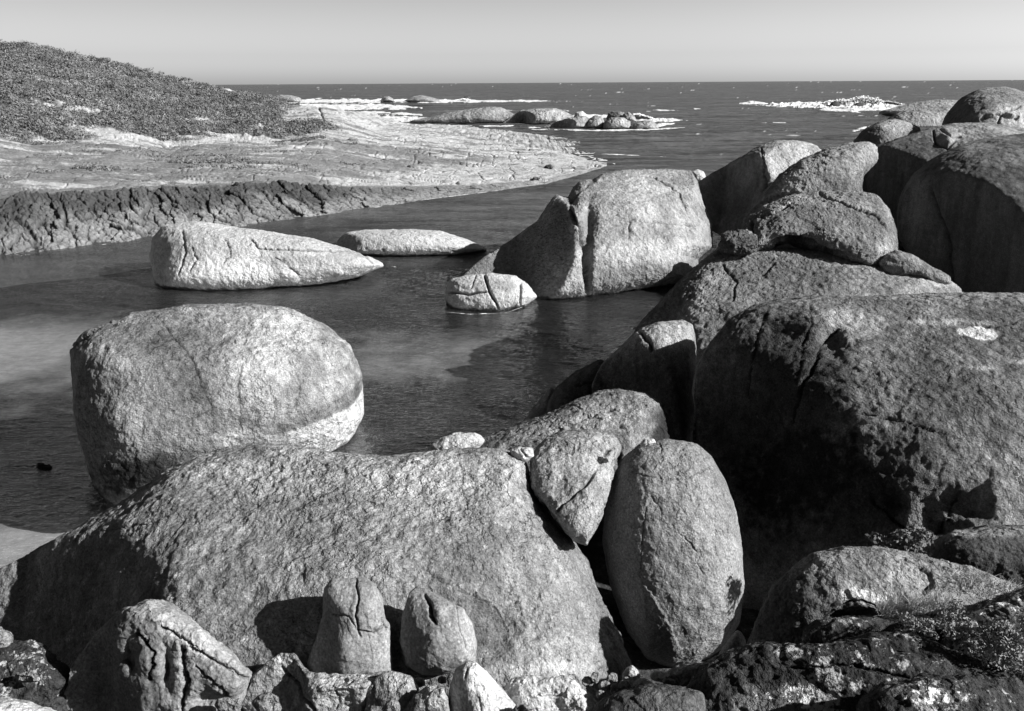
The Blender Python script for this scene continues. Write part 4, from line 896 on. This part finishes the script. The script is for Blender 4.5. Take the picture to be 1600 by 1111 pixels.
boulder('boulder', 'lichen-spotted rock shelf rising at the right edge below the leafy bushes',
    [(1400, 1060), (1450, 1030), (1480, 990), (1530, 950), (1580, 925), (1650, 905), (1760, 920), (1760, 1150), (1500, 1150), (1410, 1110)],
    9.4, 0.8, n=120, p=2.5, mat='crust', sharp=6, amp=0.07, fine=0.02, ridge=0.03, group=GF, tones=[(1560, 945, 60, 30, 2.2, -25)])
boulder('boulder', 'rounded lichen-spotted rock at the very bottom right',
    [(1330, 1130), (1345, 1095), (1380, 1072), (1440, 1058), (1510, 1055), (1560, 1070), (1600, 1100), (1660, 1160), (1500, 1230), (1350, 1200)],
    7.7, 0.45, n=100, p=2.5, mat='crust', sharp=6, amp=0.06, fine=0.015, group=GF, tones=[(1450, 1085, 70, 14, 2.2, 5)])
# ------------------------------------------------------------------ far rocks and reefs
GH = 'rocks and reefs in the surf'
def farrock(label, pts, v_base, T, mat='far', n=44, **k):
    d = float(dz(np.mean([q[0] for q in pts]), v_base, 0.0))
    boulder('reef_rock', label, pts, d+T*0.3, T, T, n=n, mat=mat, sharp=k.pop('sharp', 2), cat='rock', group=GH, fine=0.10, fs=0.22, amp=k.pop('amp', 0.06), **k)
farrock('dark block of rock at the water edge off the headland point', [(848, 266), (852, 258), (862, 256), (872, 262), (876, 270), (860, 274), (849, 272)], 270, 1.2, 'far', tones=[(856, 264, 9, 9, -0.7)])
farrock('flat pale boulder in the shallows below the headland point', [(828, 285), (833, 276), (845, 275), (855, 282), (852, 288), (836, 289)], 287, 1.0, 'far', tones=[(833, 282, 7, 8, -0.6)])
farrock('long striped granite whaleback at the left of the reef', [(640, 190), (665, 184), (700, 176), (735, 171), (765, 167), (785, 168), (800, 176), (815, 184), (800, 194), (740, 197), (670, 197), (642, 195)], 192, 7, n=70, tones=[(700, 182, 40, 8, -0.2)])
farrock('sloping granite hump with a dark left face on the reef', [(785, 192), (800, 182), (815, 173), (840, 170), (870, 170), (885, 175), (898, 184), (890, 195), (850, 198), (795, 197)], 193, 6, n=60, facets=[(832, 185, 5.0, 1.3, 0)], tones=[(813, 187, 12, 9, -0.6), (865, 180, 25, 10, 0.35)])
farrock('small round white rock on top of the reef', [(896, 183), (900, 175), (910, 173), (916, 178), (915, 186), (903, 188)], 188, 2.5, 'pale')
farrock('low dark sloping rock in front of the reef', [(843, 202), (865, 191), (890, 184), (915, 182), (925, 188), (922, 200), (900, 203), (860, 204)], 200, 5, n=56, facets=[(895, 192, 4, 0.9, 0)], tones=[(870, 195, 20, 7, -0.3)])
farrock('rounded cracked rock in the middle of the reef', [(915, 200), (918, 187), (928, 181), (940, 182), (944, 190), (942, 201), (925, 203)], 200, 3.5)
farrock('pale block with a vertical split beside the dark cube of the reef', [(942, 202), (945, 190), (955, 184), (975, 184), (985, 190), (985, 201), (960, 204)], 201, 3.5, tones=[(965, 195, 20, 10, 0.3)])
farrock('dark cube-shaped rock on the reef', [(948, 186), (950, 177), (958, 175), (975, 176), (978, 184), (972, 190), (952, 190)], 194, 3, tones=[(960, 182, 12, 10, -0.65)])
farrock('pale pointed rock beside the dark cube on the reef', [(972, 188), (975, 178), (982, 175), (992, 182), (996, 190), (985, 194)], 195, 3)
farrock('low wave-washed rock at the right end of the reef', [(985, 202), (992, 193), (1005, 189), (1018, 190), (1028, 196), (1030, 202), (1005, 204)], 201, 3)
farrock('rounded back of granite in the far surf', [(632, 157), (645, 151), (660, 149), (675, 152), (688, 157), (685, 161), (640, 161)], 160, 9)
farrock('small dome of granite at the left of the far surf', [(594, 157), (600, 151), (607, 150), (614, 154), (618, 159), (596, 160)], 160, 6)
farrock('tiny square rock at the right of the far surf', [(722, 156), (725, 151), (732, 150), (735, 153), (734, 158), (724, 158)], 158, 3, 'dark')
farrock('pale granite shelf beyond the headland left of the far surf', [(425, 152), (438, 148), (455, 149), (470, 153), (470, 160), (430, 160)], 160, 8)
farrock('dark rock half buried in breaking surf on the right', [(1296, 164), (1300, 160), (1308, 159), (1313, 163), (1311, 168), (1298, 168)], 167, 4, 'dark', tones=[(1304, 163, 20, 10, -0.3)])
farrock('larger dark rock in the breaking surf on the right', [(1332, 165), (1338, 161), (1347, 160), (1353, 163), (1352, 168), (1335, 168)], 167, 4, 'dark')
farrock('long low shelf of granite running into the surf at right', [(1370, 176), (1400, 168), (1430, 160), (1465, 156), (1500, 157), (1540, 165), (1540, 180), (1480, 186), (1400, 184)], 180, 9, n=64)
farrock('lit sloping shelf below the long granite shelf at right', [(1340, 212), (1370, 196), (1400, 178), (1440, 170), (1490, 166), (1520, 180), (1510, 215), (1430, 225), (1350, 222)], 196, 8, n=64, tones=[(1400, 190, 40, 8, -0.3)])

# surf
foam([(395, 149), (430, 158), (500, 158), (600, 158), (680, 158), (760, 158), (880, 158)], [4, 5, 5, 4, 4, 3, 1.5], 1.2, 0.0, 1, spray=[(600, 18, 2.2), (640, 30, 1.6), (725, 14, 2.2), (690, 20, 1.0)])
foam([(430, 165), (520, 168), (600, 167), (660, 169)], [6, 7, 5, 3], 0.8, -0.2, 2)
foam([(520, 177), (600, 177), (660, 180)], [4, 5, 3], 0.4, -0.05, 3)
foam([(560, 187), (620, 186), (680, 188)], [6, 6, 4], 0.6, -0.2, 4)
foam([(640, 194), (720, 197), (800, 197), (860, 201)], [2, 2, 2, 2], 0.3, 0.1, 5)
foam([(820, 202), (930, 204), (1010, 203), (1070, 199)], [1.6, 1.6, 2, 1.5], 0.3, 0.05, 6)
foam([(880, 184), (960, 182), (1020, 188), (1075, 188)], [4, 5, 5, 2], 0.8, -0.1, 7, spray=[(1000, 20, 2.0)])
foam([(990, 198), (1030, 196), (1060, 192)], [5, 4, 2], 0.5, 0, 8)
foam([(800, 176), (880, 172), (900, 176)], [2, 1.5, 2], 0.3, 0.2, 21)
foam([(1155, 162), (1180, 161), (1200, 162)], [2.5, 2.5, 1.5], 1.2, -0.1, 9)
foam([(1190, 165), (1250, 164), (1320, 164), (1380, 164), (1420, 166)], [2, 5, 7, 6, 3], 1.8, -0.15, 10, spray=[(1310, 26, 3.5), (1345, 40, 5.0), (1385, 25, 2.5), (1250, 30, 1.5)])
foam([(1280, 171), (1340, 172), (1400, 169)], [3, 4, 3], 0.8, -0.1, 11)
foam([(1400, 175), (1430, 173), (1458, 170)], [3, 3, 1.5], 0.5, 0, 12)
foam([(1325, 208), (1350, 200), (1385, 192)], [5, 5, 3], 0.4, 0.25, 13)
foam([(1020, 186), (1040, 188), (1085, 187)], [1, 1.2, 1], 0.2, 0.1, 14)
foam([(1078, 170), (1095, 170)], [1.6, 1.6], 0.6, 0, 15); foam([(1020, 172), (1060, 173)], [1.3, 1.3], 0.3, 0, 16)
foam([(1190, 192), (1235, 192)], [1.2, 1.2], 0.2, 0.05, 17)
foam([(860, 240), (930, 240), (1000, 243), (1060, 246)], [2, 1.6, 1.2, 0.8], 0.05, 0.30, 18)
foam([(560, 197), (640, 203), (720, 214), (800, 224), (880, 236), (950, 252), (975, 262)], [1.5, 2, 2, 2.2, 3, 4, 3], 0.1, 0.12, 19)
foam([(950, 258), (900, 270), (850, 286), (770, 299), (670, 311), (587, 324), (450, 343)], [2, 1.4, 1, 0.8, 0.8, 0.7, 0.6], 0.03, 0.42, 20)
foam([(450, 343.5), (330, 360), (130, 386), (0, 404)], [1, 1, 1.0, 1.0], 0.03, 0.5, 22)
foam([(690, 487), (735, 491), (790, 489), (838, 472)], [1.2, 1.2, 1.2, 1], 0.01, 0.35, 23)
foam([(560, 422), (600, 414), (625, 418)], [3, 3, 1], 0.02, 0.45, 24)
wrap('sea_foam', foam_mat(), np.concatenate(FV), np.concatenate(FF), kind='stuff', label='white surf breaking on the reefs and shores', cat='foam')

# ------------------------------------------------------------------ plants in the foreground
def shrub(name, label, spots, mat, size, nper, rad, shade=0.5, cat='shrub', flat=0.7):
    cs = np.array([at(u, v, d) for (u, v, d) in spots]); k = []
    for c in cs:
        m = 5; k.append(c+RNG.normal(size=(m, 3))*rad*0.5)
    C = np.concatenate(k)
    V, Fa, sh = leaf_cloud(C, np.full(len(C), rad), nper, size, np.full(len(C), shade), flat)
    org = V.mean(0); org[2] = V[:, 2].min()
    foli = link('foliage', mesh_np('foliage', V-org, Fa, {'shade': sh}, False), MAT[mat])
    # stems
    SV, SF = [], []; base = C.mean(0)-np.array([0, 0, rad*1.2])
    for i, c in enumerate(C[::2]):
        a = base+(c-base)*0.1; a[2] = base[2]; w = 0.008
        for (ox, oy) in ((w, 0), (-w/2, w), (-w/2, -w)): SV += [a+np.array([ox, oy, 0]), c+np.array([ox, oy, 0])*0.4]
        j = i*6; SF += [(j, j+2, j+3, j+1), (j+2, j+4, j+5, j+3), (j+4, j, j+1, j+5)]
    st = link('stem', mesh_np('stem', np.array(SV)-org, SF, {'shade': np.full(len(SV), 0.2)}), MAT['scrub'])
    root = bpy.data.objects.new(name, None); sc.collection.objects.link(root); root.location = org
    root['label'] = label; root['category'] = cat; root['group'] = 'plants among the lower right rocks'
    foli.parent = root; st.parent = root
def tuft(label, u, v, d, n, h, spread, lean=(0.3, 0)):
    base = at(u, v, d); V, Fa, sh = [], [], []
    for i in range(n):
        b = base+np.array([RNG.uniform(-1.4, 1.4)*spread, RNG.uniform(-0.8, 0.8)*spread, -0.03])
        dr = np.array([RNG.normal()*0.5+lean[0], RNG.normal()*0.4+lean[1], 1.0]); dr /= np.linalg.norm(dr)
        L = h*RNG.uniform(0.5, 1.1); bend = np.array([dr[0], dr[1], -0.5])*L*RNG.uniform(0.2, 0.7)
        sd_ = np.cross(dr, RNG.normal(size=3)); sd_ /= np.linalg.norm(sd_); w = 0.0035; s = RNG.uniform(0, 1); o = len(V)
        for k in range(4):
            t = k/3; p = b+dr*L*t+bend*t*t; ww = w*(1-t*0.85); V += [p-sd_*ww, p+sd_*ww]; sh += [s, s]
        for k in range(3): Fa.append((o+2*k, o+2*k+1, o+2*k+3, o+2*k+2))
    V = np.array(V); org = base.copy()
    link('grass_tuft', mesh_np('grass_tuft', V-org, Fa, {'shade': sh}, True), MAT['straw'], label, 'grass', 'dry grass among the lower right rocks', loc=tuple(org))
shrub('shrub', 'leafy succulent bush catching the sun at the right edge', [(1550, 985, 8.4), (1580, 1005, 8.3), (1530, 1010, 8.4), (1565, 1030, 8.3), (1600, 985, 8.3), (1500, 985, 8.5), (1600, 1040, 8.2)], 'leaf', 0.017, 120, 0.13)
shrub('shrub', 'low mat of pale leaves beside the dry grass', [(1450, 985, 8.9), (1480, 975, 8.9), (1420, 975, 9.0), (1500, 960, 9.0)], 'leaf', 0.014, 110, 0.10)
shrub('shrub', 'sparse bush growing at the foot of the huge dark boulder', [(1400, 845, 12.4), (1425, 850, 12.3), (1380, 850, 12.4), (1445, 838, 12.4)], 'scrub', 0.03, 60, 0.14, 0.4)
tuft('dry bleached grass tuft on the front of the speckled boulder', 1400, 955, 9.9, 420, 0.22, 0.16)
tuft('long straw grass hanging beside the leafy mat', 1460, 945, 9.8, 420, 0.24, 0.2)
tuft('short dry grass at the right edge above the leafy bush', 1560, 925, 9.3, 380, 0.2, 0.22)
tuft('wispy grass along the split of the speckled boulder', 1520, 905, 10.2, 220, 0.16, 0.16)
